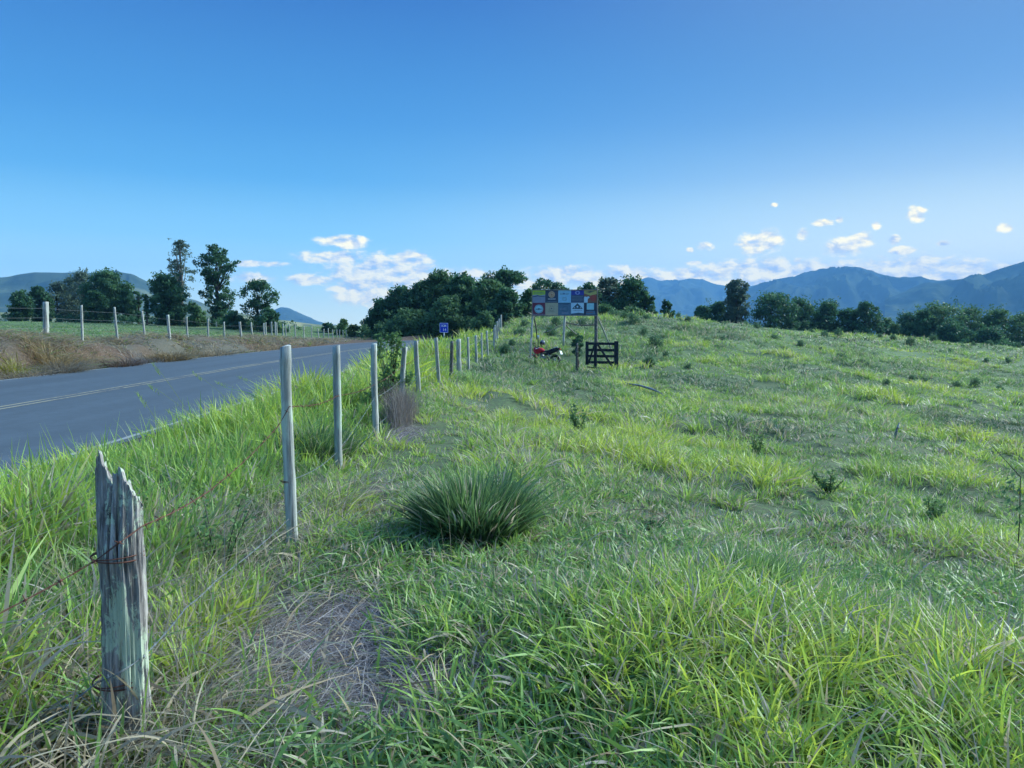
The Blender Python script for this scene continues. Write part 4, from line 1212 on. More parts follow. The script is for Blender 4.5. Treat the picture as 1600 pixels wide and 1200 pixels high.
for (nm, px, b, tp, Y, w, kd, lb, nc) in [
    ('bushy_tree', 600, 531, 468, 80, 66, 'dark', 'dark bushy tree at the left end of the roadside thicket', 52),
    ('bushy_tree', 626, 530, 450, 80, 74, 'dark', 'dark bushy tree second in the thicket with a knobbly top', 60),
    ('bushy_tree', 660, 530, 442, 79, 80, 'dark', 'wide dark bush tree left of the thicket summit', 62),
    ('feathery_tree', 690, 530, 422, 80, 82, 'mid', 'highest feathery tree top of the thicket', 80),
    ('bushy_tree', 724, 528, 430, 78, 88, 'dark', 'broad dark tree just right of the thicket summit', 80),
    ('bushy_tree', 700, 531, 466, 74, 84, 'mid', 'green bush behind the blue kilometre sign', 64),
    ('bushy_tree', 640, 531, 484, 75, 90, 'mid', 'low green bush skirting the road bend', 56),
    ('bushy_tree', 766, 522, 438, 76, 84, 'mid', 'green bush tree behind the climbing fence posts', 66),
    ('bushy_tree', 792, 505, 450, 72, 66, 'dark', 'dark bush below the flat-topped umbrella tree', 56),
    ('bushy_tree', 826, 500, 452, 74, 54, 'mid', 'green bush left of the billboard', 40)]:
    tree(nm, px, b, tp, Y, w, kd, lb, BUSHP, nclu=nc * 1.5, per=85, leaf=.19, rc=.15, group=GM, zb=None)
tree('umbrella_tree', 788, 500, 420, 84, 62, 'dark', 'flat-topped umbrella tree standing above the thicket', [(.72, .5), (.82, 1.0), (.93, .9), (1, .6)], nclu=40, per=60, leaf=.16, rc=.13, group=GM)
tree('sparse_tree', 848, 495, 434, 82, 48, 'dark', 'open dark tree just behind the left end of the billboard', [(.25, .6), (.5, 1.0), (.8, .9), (1, .5)], nclu=40, per=45, leaf=.15, rc=.13, group=GM)
tree('sparse_tree', 872, 495, 440, 86, 40, 'dark', 'low open tree behind the second billboard poster', [(.25, .6), (.5, 1.0), (.8, .9), (1, .5)], nclu=34, per=45, leaf=.15, rc=.13, group=GM)
GH = 'trees on the hilltop right of the billboard'
for (nm, px, b, tp, Y, w, kd, lb, nc, pf) in [
    ('round_tree', 920, 492, 442, 80, 56, 'dark', 'dark hilltop tree rising behind the right end of the billboard', 56, RND),
    ('sparse_tree', 952, 492, 434, 84, 48, 'grey', 'hilltop tree with pale thin top', 50, [(.2, .7), (.5, .9), (.8, 1), (1, .5)]),
    ('broad_tree', 986, 492, 433, 82, 66, 'dark', 'broad dark hilltop tree with twiggy top', 76, [(.05, .7), (.3, .9), (.6, 1.0), (.85, .8), (1, .4)]),
    ('round_tree', 1008, 494, 452, 80, 40, 'dark', 'dark round crown at the right end of the hilltop trees', 38, RND),
    ('small_tree', 1042, 494, 465, 78, 28, 'dark', 'small lone dark tree right of the hilltop trees', 22, [(.05, 1.0), (.4, .9), (.7, .7), (1, .4)])]:
    tree(nm, px, b, tp, Y, w, kd, lb, pf, nclu=nc, per=75, leaf=.18, rc=.15, group=GH)
for i, (px, b, tp, w) in enumerate([(905, 500, 478, 60), (945, 500, 476, 60), (985, 500, 480, 56), (760, 520, 486, 60)]):
    tree('bush', px, b, tp, 70 if px > 800 else 66, w, 'mid', ['low bush behind the right billboard post', 'low hilltop bush beneath the pale-topped tree', 'low hilltop bush beneath the broad dark tree', 'green bush beside the highest roadside posts'][i], BUSHP, nclu=30, per=60, leaf=.15, rc=.15, cat='bush')
GR = 'belt of trees beyond the pasture on the right'
RB = [('round_tree', 1098, 478, 30, 'dark', 'small dark tree at the left end of the right tree belt', RND, 118),
      ('round_tree', 1122, 470, 44, 'dark', 'low dark tree left of the tall open one', RND, 120),
      ('feathery_tree', 1152, 437, 33, 'grey', 'tall open tree with a pale twiggy top in the right belt', [(.1, .9), (.35, 1.0), (.65, .8), (.85, .9), (1, .5)], 118),
      ('broad_tree', 1205, 455, 66, 'dark', 'large round dark tree beside the tall open one', RND, 120),
      ('round_tree', 1252, 466, 54, 'dark', 'second dark crown sloping down from the large round tree', RND, 122),
      ('round_tree', 1292, 472, 54, 'dark', 'middle dark crown of the right belt', RND, 124),
      ('round_tree', 1324, 482, 40, 'dark', 'lower dark crown left of the humped one', RND, 124),
      ('round_tree', 1352, 472, 50, 'dark', 'humped dark crown before the gap in the belt', RND, 122),
      ('round_tree', 1386, 498, 40, 'mid', 'low bush in the gap of the right belt', RND, 126),
      ('round_tree', 1420, 489, 48, 'dark', 'dark crown just right of the gap in the belt', RND, 128),
      ('feathery_tree', 1474, 470, 62, 'mid', 'highest greener tree of the far right group', [(.1, .8), (.4, 1.0), (.7, .8), (.9, .9), (1, .6)], 128),
      ('round_tree', 1448, 484, 44, 'mid', 'green crown left of the highest far right tree', RND, 126),
      ('broad_tree', 1518, 480, 60, 'mid', 'green crown right of the highest far right tree', RND, 130),
      ('broad_tree', 1556, 482, 56, 'mid', 'green rounded crown second from the right edge', RND, 130),
      ('broad_tree', 1594, 489, 60, 'mid', 'green crown cut by the right edge', RND, 130),
      ('round_tree', 1490, 504, 60, 'dark', 'dark lower crown in front of the far right group', RND, 122),
      ('round_tree', 1545, 512, 56, 'dark', 'dark lower crown near the right edge', RND, 122),
      ('round_tree', 1640, 492, 60, 'mid', 'green crown just outside the right edge', RND, 128)]
for (nm, px, tp, w, kd, lb, pf, Y) in RB:
    tree(nm, px, 535, tp, Y, w * 1.45, kd, lb, [(p[0], p[1]) for p in pf], nclu=80, per=70, leaf=.24, rc=.15, group=GR)
# dark hedge line under the left trees and low scrub on the ridge
def scrub(name, label, pts, kind, H, n, leaf, spread):
    c = Cloud()
    for (px, Y) in pts:
        x, y, _ = W(px, 505, Y)
        z = h1(x, y)
        C3 = np.stack([rng.normal(x, spread, n), rng.normal(y, spread * .6, n), z + rng.uniform(.1, H, n)], -1)
        leaves(c, C3, .35, 16, leaf, LEAFC[kind])
    return tag(c.build(name, LEAFM), label, kind='stuff')
scrub('undergrowth', 'dark undergrowth along the foot of the left field trees', [(px, 97 - (px / 440) * 12) for px in range(-60, 450, 12)], 'dark', .9, 9, .16, 1.0)
scrub('undergrowth', 'low green undergrowth at the foot of the roadside thicket', [(px, 73) for px in range(572, 780, 9)], 'mid', 1.4, 10, .15, .7)

# ------------------------------------------------------------------ small bushes on the sloping pasture
def shrub_proto(seed, H, R, kind, n, leaf, spiky=False):
    c = Cloud()
    m = 34
    a = rng.uniform(0, 2 * PI, m); f = rng.random(m)
    rr = np.sqrt(rng.random(m)) * R * (1 - .55 * f) * .9
    C3 = np.stack([np.cos(a) * rr, np.sin(a) * rr, .1 * H + f * H * .85], -1)
    leaves(c, C3, R * .26, n, leaf, LEAFC[kind], flat=1.5)
    st = MB()
    for i in range(9):
        end = Vector(C3[i]); st.tube([Vector((random.uniform(-.03, .03), random.uniform(-.03, .03), -.1)), end * .5 + Vector((0, 0, .02)), end], [.014, .010, .004], 5)
    return c, st
protos = []
for k in range(5):
    H, R, kd = [(.62, .60, 'shrub'), (.46, .70, 'shrub'), (.60, .50, 'shrub'), (.42, .75, 'shrub'), (.85, .70, 'shrub')][k]
    c, st = shrub_proto(k, H, R, kd, 34, .045)
    protos.append((c, st))
def place_shrub(k, x, y, s, label, group):
    e = empty('pasture_shrub', (x, y, h1(x, y)), label, 'shrub', group, random.uniform(0, 6.28), s)
    if isinstance(protos[k][0], Cloud):
        f = protos[k][0].build('foliage', LEAFM, e); t = protos[k][1].build('stem', BARK, e)
        protos[k] = (f, t)
    else:
        for o in protos[k]:
            q = o.copy(); COL.objects.link(q); q.parent = e
    return e
SH = [(1183, 522, 72, 1.0), (1165, 517, 78, 1), (1215, 525, 76, .9), (1240, 520, 82, .9), (1288, 532, 74, 1.1), (1268, 528, 80, .8), (1310, 535, 74, 1.1), (1338, 529, 84, .9), (1360, 535, 80, .8), (1375, 540, 78, 1.0), (1395, 545, 76, 1.1), (1422, 548, 74, 1.2), (1440, 540, 84, .9), (1457, 545, 80, 1.1), (1480, 545, 84, .9), (1500, 546, 86, 1), (1520, 550, 82, .9), (1545, 552, 84, 1), (1590, 556, 84, 1.1),
      (1105, 556, 52, .8), (1128, 552, 55, .7), (1120, 560, 50, .8), (1210, 548, 62, .8), (1250, 555, 58, .9), (1282, 560, 58, .9), (1315, 562, 55, 1.4), (1306, 566, 54, 1.0), (1355, 573, 52, 1.0), (1372, 575, 52, .9), (1345, 570, 54, .8), (1385, 596, 40, .8), (1425, 588, 46, .8), (1445, 592, 46, .7), (1495, 598, 44, .9), (1522, 600, 44, .9), (1562, 604, 44, 1.0), (1590, 622, 38, .9), (1485, 560, 72, .8), (1540, 575, 64, .8), (1575, 572, 66, .8),
      (1010, 503, 64, .9), (1060, 498, 70, 1), (1090, 500, 74, 1), (1130, 512, 72, .9), (1075, 512, 64, .8), (975, 512, 60, 1.4), (990, 520, 57, 1.2), (960, 505, 62, 1.2), (1005, 535, 52, 1.0), (1025, 545, 48, 1.1), (985, 560, 42, .8), (1015, 575, 38, .8), (1040, 560, 44, .7), (1075, 580, 38, .7), (910, 508, 56, 1.1), (870, 510, 54, 1.0), (860, 520, 50, 1.0), (812, 520, 52, 1.1), (800, 535, 46, .9), (790, 548, 42, .8), (820, 505, 58, 1.2), (895, 520, 50, .9)]
for i, (px, py, Y, s) in enumerate(SH):
    x, y, _ = W(px, py, Y)
    k = (0, 1, 2, 3, 4, 0, 2)[(i * 3) % 7]
    place_shrub(k, x, y, s * (.72 if Y < 60 and px > 1050 else .9) * random.uniform(.7, 1.2), 'small dark weedy shrub among many scattered on the sloping pasture', 'small shrubs scattered on the pasture')

# leafy weeds near the camera
def weed(px, py, Y, H, n, label, name='leafy_weed', kind='weed', leaf=.035, R=.14):
    x, y, _ = W(px, py, Y)
    z = h1(x, y)
    e = empty(name, (x, y, z), label, 'weed')
    c = Cloud(); st = MB()
    for i in range(n):
        a = random.uniform(0, 6.28); r = R * random.uniform(.2, 1)
        end = Vector((math.cos(a) * r, math.sin(a) * r, H * random.uniform(.6, 1.0)))
        st.tube([Vector((0, 0, -.05)), end * .5, end], [.005, .004, .002], 5)
        ts = rng.uniform(.25, 1, 16)
        C3 = np.array([tuple(Vector((0, 0, 0)).lerp(end, t_)) for t_ in ts])
        leaves(c, C3, R * .28, 2.4, leaf * .62, LEAFC['weed'], flat=.8)
    c.build('foliage', LEAFM, e); st.build('stem', BARK, e)
    return e
weed(902, 668, 12.5, .62, 8, 'leafy upright weed in the middle of the pasture', leaf=.055, R=.26)
weed(1184, 705, 13.0, .60, 8, 'dark feathery weed standing in the pasture grass', kind='shrub', leaf=.04, R=.22)
weed(1296, 770, 9.0, .34, 9, 'low dark leafy weed in bright grass', kind='shrub', leaf=.04, R=.22)
weed(1455, 815, 8.4, .30, 9, 'low dark leafy weed near the right side of the pasture', kind='shrub', leaf=.04, R=.24)
weed(1020, 850, 6.0, .16, 8, 'tiny leafy weed beside the big dark tussock', leaf=.03, R=.12)
weed(800, 560, 36, .8, 8, 'leafy weed clump right of the roadside posts', kind='shrub', leaf=.07, R=.4)
weed(340, 745, 4.6, .5, 6, 'broad-leaved vine weed climbing in the verge grass', kind='weed', leaf=.035, R=.25)
# leafy bush between the third and the leaning post
x, y, zt = W(608, 520, 12.2)
e = empty('fence_bush', (x - .05, y + .35, h1(x, y)), 'leafy bush growing in the fence beside the leaning post', 'bush')
c = Cloud(); st = MB()
Hh = zt - h1(x, y)
C3 = []
for i in range(34):
    f = random.random()
    a = random.uniform(0, 6.28); r = (.34 if f < .55 else .30) * math.sqrt(random.random())
    C3.append((math.cos(a) * r + (.03 if f > .5 else -.02), math.sin(a) * r, Hh * (.10 + .88 * f)))
    st.tube([Vector((0, 0, -.05)), Vector(C3[-1]) * .55, Vector(C3[-1])], [.010, .007, .003], 5)
leaves(c, np.array(C3), .13, 44, .038, LEAFC['weed'], flat=.9)
c.build('foliage', LEAFM, e); st.build('stem', BARK, e)
# bare stalk plant at the right edge
x, y, z1_ = W(1596, 745, 7.0)
e = empty('bare_stalk', (x, y, h1(x, y)), 'thin broken dark stalk leaning at the right edge', 'stalk')
st = MB(); g0 = Vector((0, 0, -.05)); top = Vector((-.01, 0, z1_ - h1(x, y))); x2, y2, z2_ = W(1546, 692, 7.1)
st.tube([g0, top * .5 + Vector((.01, 0, 0)), top], [.006, .005, .004], 6)
st.tube([top, Vector((x2 - x, y2 - y, z2_ - h1(x, y)))], [.004, .002], 6)
st.build('stem', BARK, e)
c = Cloud(); leaves(c, np.array([(-.10, 0, top.z - .08), (-.12, 0, top.z - .20), (-.02, 0, top.z - .3)]), .07, 22, .028, LEAFC['shrub'], flat=2.2); c.build('foliage', LEAFM, e)
x, y, z1_ = W(1404, 660, 17.0)
e = empty('dead_stick', (x, y, h1(x, y)), 'short dark dead stick upright in the pasture', 'stick')
st = MB(); st.tube([Vector((-.08, 0, -.05)), Vector((-.03, 0, .25)), Vector((.02, 0, z1_ - h1(x, y)))], [.03, .025, .012], 6); st.tube([Vector((-.03, 0, .25)), Vector((.04, 0, .30))], [.016, .008], 5); st.build('stick_stem', LOGW, e)
# fallen branch
ax, ay, az_ = W(980, 597, 27.5); bx_, by_, bz_ = W(1034, 613, 25.5)
e = empty('fallen_branch', (ax, ay, h1(ax, ay)), 'bare grey fallen branch lying in the grass before the gate', 'branch')
st = MB()
A = Vector((0, 0, .16)); B = Vector((bx_ - ax, by_ - ay, h1(bx_, by_) - h1(ax, ay) + .10))
mid = A.lerp(B, .72) + Vector((0, 0, .06))
st.tube([A, A.lerp(mid, .5) + Vector((0, 0, .03)), mid, B], [.022, .034, .042, .03], 8)
e2 = MB(); e2.tube([A.lerp(mid, .3), A.lerp(mid, .3) + Vector((-.20, .1, -.12))], [.018, .008], 5); e2.tube([mid, mid + Vector((.16, .05, .20))], [.016, .006], 5); e2.tube([A.lerp(mid, .55), A.lerp(mid, .5) + Vector((.05, .2, .16))], [.014, .005], 5)
st.build('branch_stem', LOGW, e); e2.build('twigs', LOGW, e)

# ------------------------------------------------------------------ kilometre sign
def text_mesh(txt, size, mat, parent, loc, rot, name='lettering', ext=.002):
    cu = bpy.data.curves.new(name, 'FONT'); cu.body = txt; cu.size = size; cu.extrude = ext; cu.align_x = 'CENTER'; cu.align_y = 'CENTER'; cu.offset = size * .02
    tmp = bpy.data.objects.new('tmp', cu); COL.objects.link(tmp)
    bpy.context.view_layer.update()
    dg = bpy.context.evaluated_depsgraph_get()
    me = bpy.data.meshes.new_from_object(tmp.evaluated_get(dg))
    bpy.data.objects.remove(tmp)
    me.materials.clear(); me.materials.append(mat)
    o = bpy.data.objects.new(name, me); COL.objects.link(o); o.parent = parent; o.location = loc; o.rotation_euler = rot
    return o
BLUE = paint('sign_blue', (.008, .040, .55), .45, .08); SWHITE = paint('sign_white', (.72, .76, .82), .5, .05); GREYM = paint('galvanised_post', (.42, .46, .48), .5, .15, 12, .3)
x, y, zt = W(693.5, 504.5, 45.0); _, _, zb_ = W(693.5, 519.8, 45.0)
g = h1(x, y)
e = empty('kilometre_sign', (x, y, g), 'small blue kilometre sign with white letters on a pale post', 'road sign', rz=math.radians(5))
m = MB(); m.box((0, 0, (zt + zb_) / 2 - g), (.50, .012, zt - zb_), bev=.004); m.build('sign_plate', BLUE, e, smooth=False)
m = MB(); hw = .25; hh = (zt - zb_) / 2; zc = (zt + zb_) / 2 - g
for (cx_, cz, sx_, sz) in ((0, hh - .018, .48, .022), (0, -hh + .018, .48, .022), (-hw + .018, 0, .022, 2 * hh - .062), (hw - .018, 0, .022, 2 * hh - .062)):
    m.box((cx_, -.008, zc + cz), (sx_, .004, sz))
m.build('sign_border', SWHITE, e, smooth=False)
text_mesh('KM', .20, SWHITE, e, (0, -.009, zc + .11), (PI / 2, 0, 0)); text_mesh('14', .22, SWHITE, e, (.03, -.009, zc - .12), (PI / 2, 0, 0))
m = MB(); m.tube([(0, .035, -.3), (0, .035, zt - g - .05)], .028, 10); m.build('sign_post', GREYM, e)

# ------------------------------------------------------------------ billboard
def bx2(px): return (px - 882.0) / FPX * 45.0
x0, y0, _ = W(882, 500, 45.0)
g = h1(x0, y0)
zt = W(882, 453.5, 45.0)[2] - g; zb_ = W(882, 492.5, 45.0)[2] - g
e = empty('billboard', (x0, y0, g), 'wide billboard of ten coloured posters on wooden poles', 'billboard', rz=math.radians(-3))
bw = bx2(932) - bx2(832); hb = zt - zb_
pwd, phh = bw / 5, hb / 2
m = MB(); m.box((0, .03, (zt + zb_) / 2), (bw, .03, hb)); m.build('backing_panel', paint('panel_backing', (.10, .10, .10), .8), e, smooth=False)
FR = paint('billboard_frame', (.22, .20, .19), .7, .3, 5)
m = MB()
m.box((0, -.005, zt + .022), (bw + .10, .05, .04)); m.box((0, -.005, zb_ - .022), (bw + .10, .05, .04)); m.box((bw / 2 + .027, -.005, (zt + zb_) / 2), (.05, .05, hb)); m.box((-bw / 2 - .015, -.005, (zt + zb_) / 2), (.026, .05, hb))
m.build('panel_frame', FR, e, smooth=False)
def flat(name, c): return paint('poster_' + name, c, .45, .10, 6)
PC = dict(lime=(.36, .52, .07), lilac=(.22, .26, .38), slate=(.045, .065, .12), cream=(.50, .38, .27), ring=(.36, .17, .10), white=(.62, .68, .74), sky=(.24, .50, .74), grey=(.12, .20, .27), navy=(.035, .05, .32), indigo=(.05, .08, .17), ltb=(.22, .30, .60),
          orange=(.50, .28, .10), straw=(.42, .38, .14), red=(.42, .05, .06), pink=(.60, .30, .32), maroon=(.15, .035, .07), aqua=(.28, .55, .68), tan=(.38, .36, .28), tan2=(.24, .24, .20), steel=(.08, .16, .26), steel2=(.05, .10, .18), ice=(.40, .60, .78), night=(.03, .045, .085), roof=(.05, .09, .14), brown=(.22, .10, .08), green=(.10, .22, .20))
PM = {k: flat(k, v) for k, v in PC.items()}
def disc(m, cx_, cz, r, lay, mi, n=26, sy=1.0, r2=0):
    y_ = -.003 * lay
    if r2:
        vs = [(cx_ + math.cos(2 * PI * k / n) * q, y_, cz + math.sin(2 * PI * k / n) * q * sy) for q in (r, r2) for k in range(n)]
        m.add(vs, [(k, (k + 1) % n, n + (k + 1) % n, n + k) for k in range(n)], mi)
    else:
        m.add([(cx_ + math.cos(2 * PI * k / n) * r, y_, cz + math.sin(2 * PI * k / n) * r * sy) for k in range(n)], [tuple(range(n))], mi)
def rect(m, x_, z_, w, h, lay, mi): m.add([(x_, -.003 * lay, z_), (x_ + w, -.003 * lay, z_), (x_ + w, -.003 * lay, z_ + h), (x_, -.003 * lay, z_ + h)], [(0, 1, 2, 3)], mi)
def polyf(m, pts, lay, mi): m.add([(a, -.003 * lay, b) for a, b in pts], [tuple(range(len(pts)))], mi)
def scribble(m, x_, z_, w, h, rows, lay, mi, rnd):
    for r in range(rows):
        zz = z_ + h - (r + .8) * h / rows; q = x_ + rnd.uniform(0, .06) * w
        while q < x_ + w * .93:
            l = rnd.uniform(.05, .16) * w
            rect(m, q, zz, min(l, x_ + w - q), h / rows * .45, lay, mi); q += l + .03 * w
def poster(i, j, label, cols, draw):
    m = MB(); rnd = random.Random(i * 7 + j)
    gapp = .004
    w, h = pwd - gapp, phh - gapp
    rect(m, 0, 0, w, h, 1, 0)
    draw(m, w, h, rnd)
    o = m.build('poster', [PM[c_] for c_ in cols], e, smooth=False)
    o['label'] = label
    o.location = (-bw / 2 + i * pwd + gapp / 2, .012, zb_ + (1 - j) * phh + gapp / 2)
def d1(m, w, h, r): polyf(m, [(0, h), (0, .62 * h), (.3 * w, .66 * h), (.6 * w, .60 * h), (w, .66 * h), (w, h)], 2, 1); polyf(m, [(0, .50 * h), (.4 * w, .60 * h), (w, .50 * h), (w, .46 * h), (.4 * w, .52 * h), (0, .44 * h)], 2, 2); scribble(m, .1 * w, .68 * h, .8 * w, .2 * h, 2, 3, 3, r)
def d2(m, w, h, r): disc(m, .5 * w, .66 * h, .25 * w, 2, 1); disc(m, .5 * w, .66 * h, .19 * w, 3, 2, r2=.15 * w); disc(m, .5 * w, .64 * h, .08 * w, 4, 2); scribble(m, .2 * w, .24 * h, .6 * w, .14 * h, 1, 2, 3, r); scribble(m, .1 * w, .05 * h, .8 * w, .1 * h, 1, 2, 4, r)
def d3(m, w, h, r): scribble(m, .15 * w, .62 * h, .7 * w, .16 * h, 2, 2, 1, r); disc(m, .45 * w, .74 * h, .05 * w, 3, 2); rect(m, .36 * w, .18 * h, .28 * w, .24 * h, 2, 1); rect(m, .39 * w, .21 * h, .22 * w, .18 * h, 3, 0)
def d4(m, w, h, r): rect(m, 0, .62 * h, w, .38 * h, 2, 1); disc(m, .5 * w, .80 * h, .19 * w, 3, 2, sy=.75); disc(m, .5 * w, .80 * h, .09 * w, 4, 1); scribble(m, .08 * w, .1 * h, .84 * w, .45 * h, 4, 3, 3, r)
def d5(m, w, h, r): polyf(m, [(0, .98 * h), (0, .75 * h), (.5 * w, .58 * h), (w, .7 * h), (w, .98 * h)], 2, 1); polyf(m, [(.1 * w, .86 * h), (.45 * w, .80 * h), (.85 * w, .9 * h), (.5 * w, .93 * h)], 3, 4); polyf(m, [(0, 0), (.28 * w, 0), (.30 * w, .30 * h), (.44 * w, .42 * h), (.36 * w, .52 * h), (.2 * w, .46 * h), (.05 * w, .50 * h), (0, .4 * h)], 3, 2); disc(m, .72 * w, .38 * h, .22 * w, 3, 3, r2=.15 * w); disc(m, .72 * w, .38 * h, .08 * w, 4, 3)
def d6(m, w, h, r): disc(m, .5 * w, .5 * h, .34 * w, 2, 1); scribble(m, .28 * w, .42 * h, .44 * w, .16 * h, 1, 3, 2, r); disc(m, .5 * w, .5 * h, .07 * w, 4, 2); disc(m, .5 * w, .5 * h, .30 * w, 3, 2, r2=.28 * w); scribble(m, .03 * w, .03 * h, .94 * w, .10 * h, 1, 2, 3, r)
def d7(m, w, h, r): disc(m, .5 * w, .53 * h, .20 * w, 2, 1, r2=.17 * w); disc(m, .48 * w, .54 * h, .05 * w, 2, 2); scribble(m, .2 * w, .28 * h, .6 * w, .07 * h, 1, 2, 1, r); rect(m, .05 * w, .04 * h, .9 * w, .07 * h, 2, 3)
def d8(m, w, h, r): polyf(m, [(0, .97 * h), (0, .90 * h), (.4 * w, .86 * h), (.75 * w, .84 * h), (w, h)], 2, 1); disc(m, .55 * w, .5 * h, .22 * w, 2, 1, r2=.19 * w); scribble(m, .1 * w, .45 * h, .5 * w, .1 * h, 1, 3, 2, r); scribble(m, .25 * w, .1 * h, .6 * w, .2 * h, 2, 3, 2, r)
def d9(m, w, h, r): polyf(m, [(.08 * w, .52 * h), (.5 * w, .97 * h), (.92 * w, .52 * h), (.84 * w, .50 * h), (.16 * w, .50 * h)], 2, 1); disc(m, .5 * w, .68 * h, .07 * w, 3, 0, 8); disc(m, .28 * w, .60 * h, .04 * w, 3, 0, 8); disc(m, .74 * w, .60 * h, .04 * w, 3, 0, 8); scribble(m, .15 * w, .34 * h, .7 * w, .1 * h, 1, 2, 2, r); polyf(m, [(0, 0), (w, 0), (w, .15 * h), (.6 * w, .20 * h), (0, .12 * h)], 2, 1)
def d10(m, w, h, r): rect(m, .22 * w, .44 * h, .56 * w, .52 * h, 2, 1); polyf(m, [(.15 * w, .05 * h), (.9 * w, .05 * h), (.85 * w, .34 * h), (.5 * w, .38 * h), (.2 * w, .32 * h)], 2, 2); scribble(m, .2 * w, .18 * h, .5 * w, .12 * h, 1, 3, 3, r)
poster(0, 0, 'poster with lime green top and lilac lower half', ['lilac', 'lime', 'slate', 'green'], d1)
poster(1, 0, 'dark slate poster with a round cream emblem', ['slate', 'cream', 'ring', 'white', 'grey'], d2)
poster(2, 0, 'plain light blue poster', ['sky', 'grey', 'navy'], d3)
poster(3, 0, 'navy poster with a pale oval emblem', ['indigo', 'navy', 'ltb', 'grey'], d4)
poster(4, 0, 'orange and brown food poster with a red ring', ['brown', 'straw', 'ice', 'red', 'night'], d5)
poster(0, 1, 'maroon poster with a round aqua disc', ['maroon', 'aqua', 'slate', 'lilac'], d6)
poster(1, 1, 'beige poster with a faint ring', ['tan', 'tan2', 'slate', 'cream'], d7)
poster(2, 1, 'steel blue poster with dark swoosh', ['steel', 'steel2', 'lilac'], d8)
poster(3, 1, 'pale blue poster with dark roof shape', ['ice', 'roof', 'lilac'], d9)
poster(4, 1, 'dark poster with a pale square', ['night', 'aqua', 'steel', 'brown'], d10)
def pole(name, pts, r, mat):
    m = MB()
    q = [Vector(W(a, b, c)) - Vector((x0, y0, g)) for a, b, c in pts]
    Mi = Matrix.Rotation(math.radians(3), 3, 'Z')
    q = [Mi @ v for v in q]
    mids = []
    for i in range(len(q) - 1):
        mids += [q[i].lerp(q[i + 1], t / 4) + Vector((random.uniform(-.01, .01), 0, 0)) for t in range(4)]
    mids.append(q[-1])
    m.tube(mids, [r * random.uniform(.92, 1.08) for _ in mids], 9)
    return m.build(name, mat, e)
pole('pole', [(833.5, 456, 45.2), (832.5, 494, 45.15), (829.5, 545, 45.0)], .055, POSTW)
pole('pole', [(883.5, 456, 45.2), (882.5, 493, 45.15), (880.5, 540, 45.0)], .065, POSTW)
pole('pole', [(932, 451, 45.15), (931.5, 497, 45.1), (931, 560, 44.6)], .10, POSTD)
pole('brace', [(834, 494, 45.3), (838, 514, 46.0), (839, 530, 46.4)], .04, POSTD)
pole('brace', [(883, 504, 45.3), (907, 508.5, 45.2), (931, 507.5, 45.2)], .035, POSTD)
pole('brace', [(883, 504, 45.2), (888, 512, 45.8), (903, 524, 46.2)], .035, LOGW)
pole('brace', [(881, 507, 45.3), (866, 514, 45.8), (850, 520, 46.0)], .022, LOGW)
pole('brace', [(933, 494, 45.3), (944, 518, 45.9), (956, 548, 46.4)], .045, POSTW)

# ------------------------------------------------------------------ gate
gx0, gy0, _ = W(940, 575, 37.0)
g = min(h1(gx0, gy0), W(940, 577, 37.0)[2])
e = empty('field_gate', (gx0, gy0, g), 'dark wooden field gate of four rails with crossed braces', 'gate')
def gp(px, py, Y=37.0): return Vector(W(px, py, Y)) - Vector((gx0, gy0, g))
def bar(name, a, b, w, d, parent, mat=GATEW, n=1):
    a = Vector(a); b = Vector(b); v = b - a
    zz = v.normalized(); xx = Vector((0, 1, 0)).cross(zz).normalized(); yy = zz.cross(xx)
    m = MB(); q = Matrix((xx, yy, zz)).transposed()
    m.box((a + b) / 2, (w, d, v.length), rot=q, bev=.008)
    return m.build(name, mat, parent, smooth=False)
bar('gate_post', gp(963, 578) + Vector((0, 0, -.3)), gp(963, 533), .19, .17, e)
bar('stile', gp(917.3, 570, 37.4), gp(917.3, 533.5, 37.4), .15, .06, e)
bar('stile', gp(930.3, 575.5, 36.8), gp(930.3, 535.5, 36.8), .15, .055, e)
for py in (537, 547, 556.5, 566.3):
    a = gp(919, py - .3, 37.35); b = gp(960.5, py + .3, 37.05)
    m = MB(); v = b - a; m.box((a + b) / 2, (v.length, .03, .125), rot=Euler((0, -math.atan2(v.z, v.x), math.atan2(v.y, v.x))).to_matrix(), bev=.006); m.build('rail', GATEW, e, smooth=False)
a = gp(917, 573.5, 37.35); b = gp(956, 576.5, 37.1)
m = MB(); v = b - a; m.box((a + b) / 2, (v.length, .03, .07), rot=Euler((0, -math.atan2(v.z, v.x), math.atan2(v.y, v.x))).to_matrix(), bev=.006); m.build('rail', GATEW, e, smooth=False)
bar('diagonal_brace', gp(920, 566, 37.28), gp(930, 535.5, 37.0), .085, .03, e)
bar('diagonal_brace', gp(933, 537, 36.98), gp(957.5, 574, 36.98), .10, .03, e)
x, y, zt = W(901.5, 536, 38.0)
post('fence_post', x, y, zt, .065, POSTD, 'dark post half covered by a leafy bush left of the gate', 'posts near the gate', (0, 0), 501)
tree('small_bush', 903, 548, 520, 39.0, 22, 'dark', 'small dark leafy bush on top of the post left of the gate', [(.45, .4), (.7, 1.0), (.85, .9), (1, .5)], nclu=16, per=50, leaf=.07, rc=.18, cat='bush')
x, y, zt = W(829, 529, 40.2)
post('fence_post', x, y, zt, .042, POSTW, 'thin pale post directly before the motorcycle', 'posts near the gate', (0.0, 0), 502)
x, y, zt = W(841, 525.5, 44.0)
e = post('marker_post', x, y, zt - .12, .03, POSTD, 'slim marker post with a white top behind the helmet', None, (0, 0), 503, cat='marker post')
zb0 = e.location.z
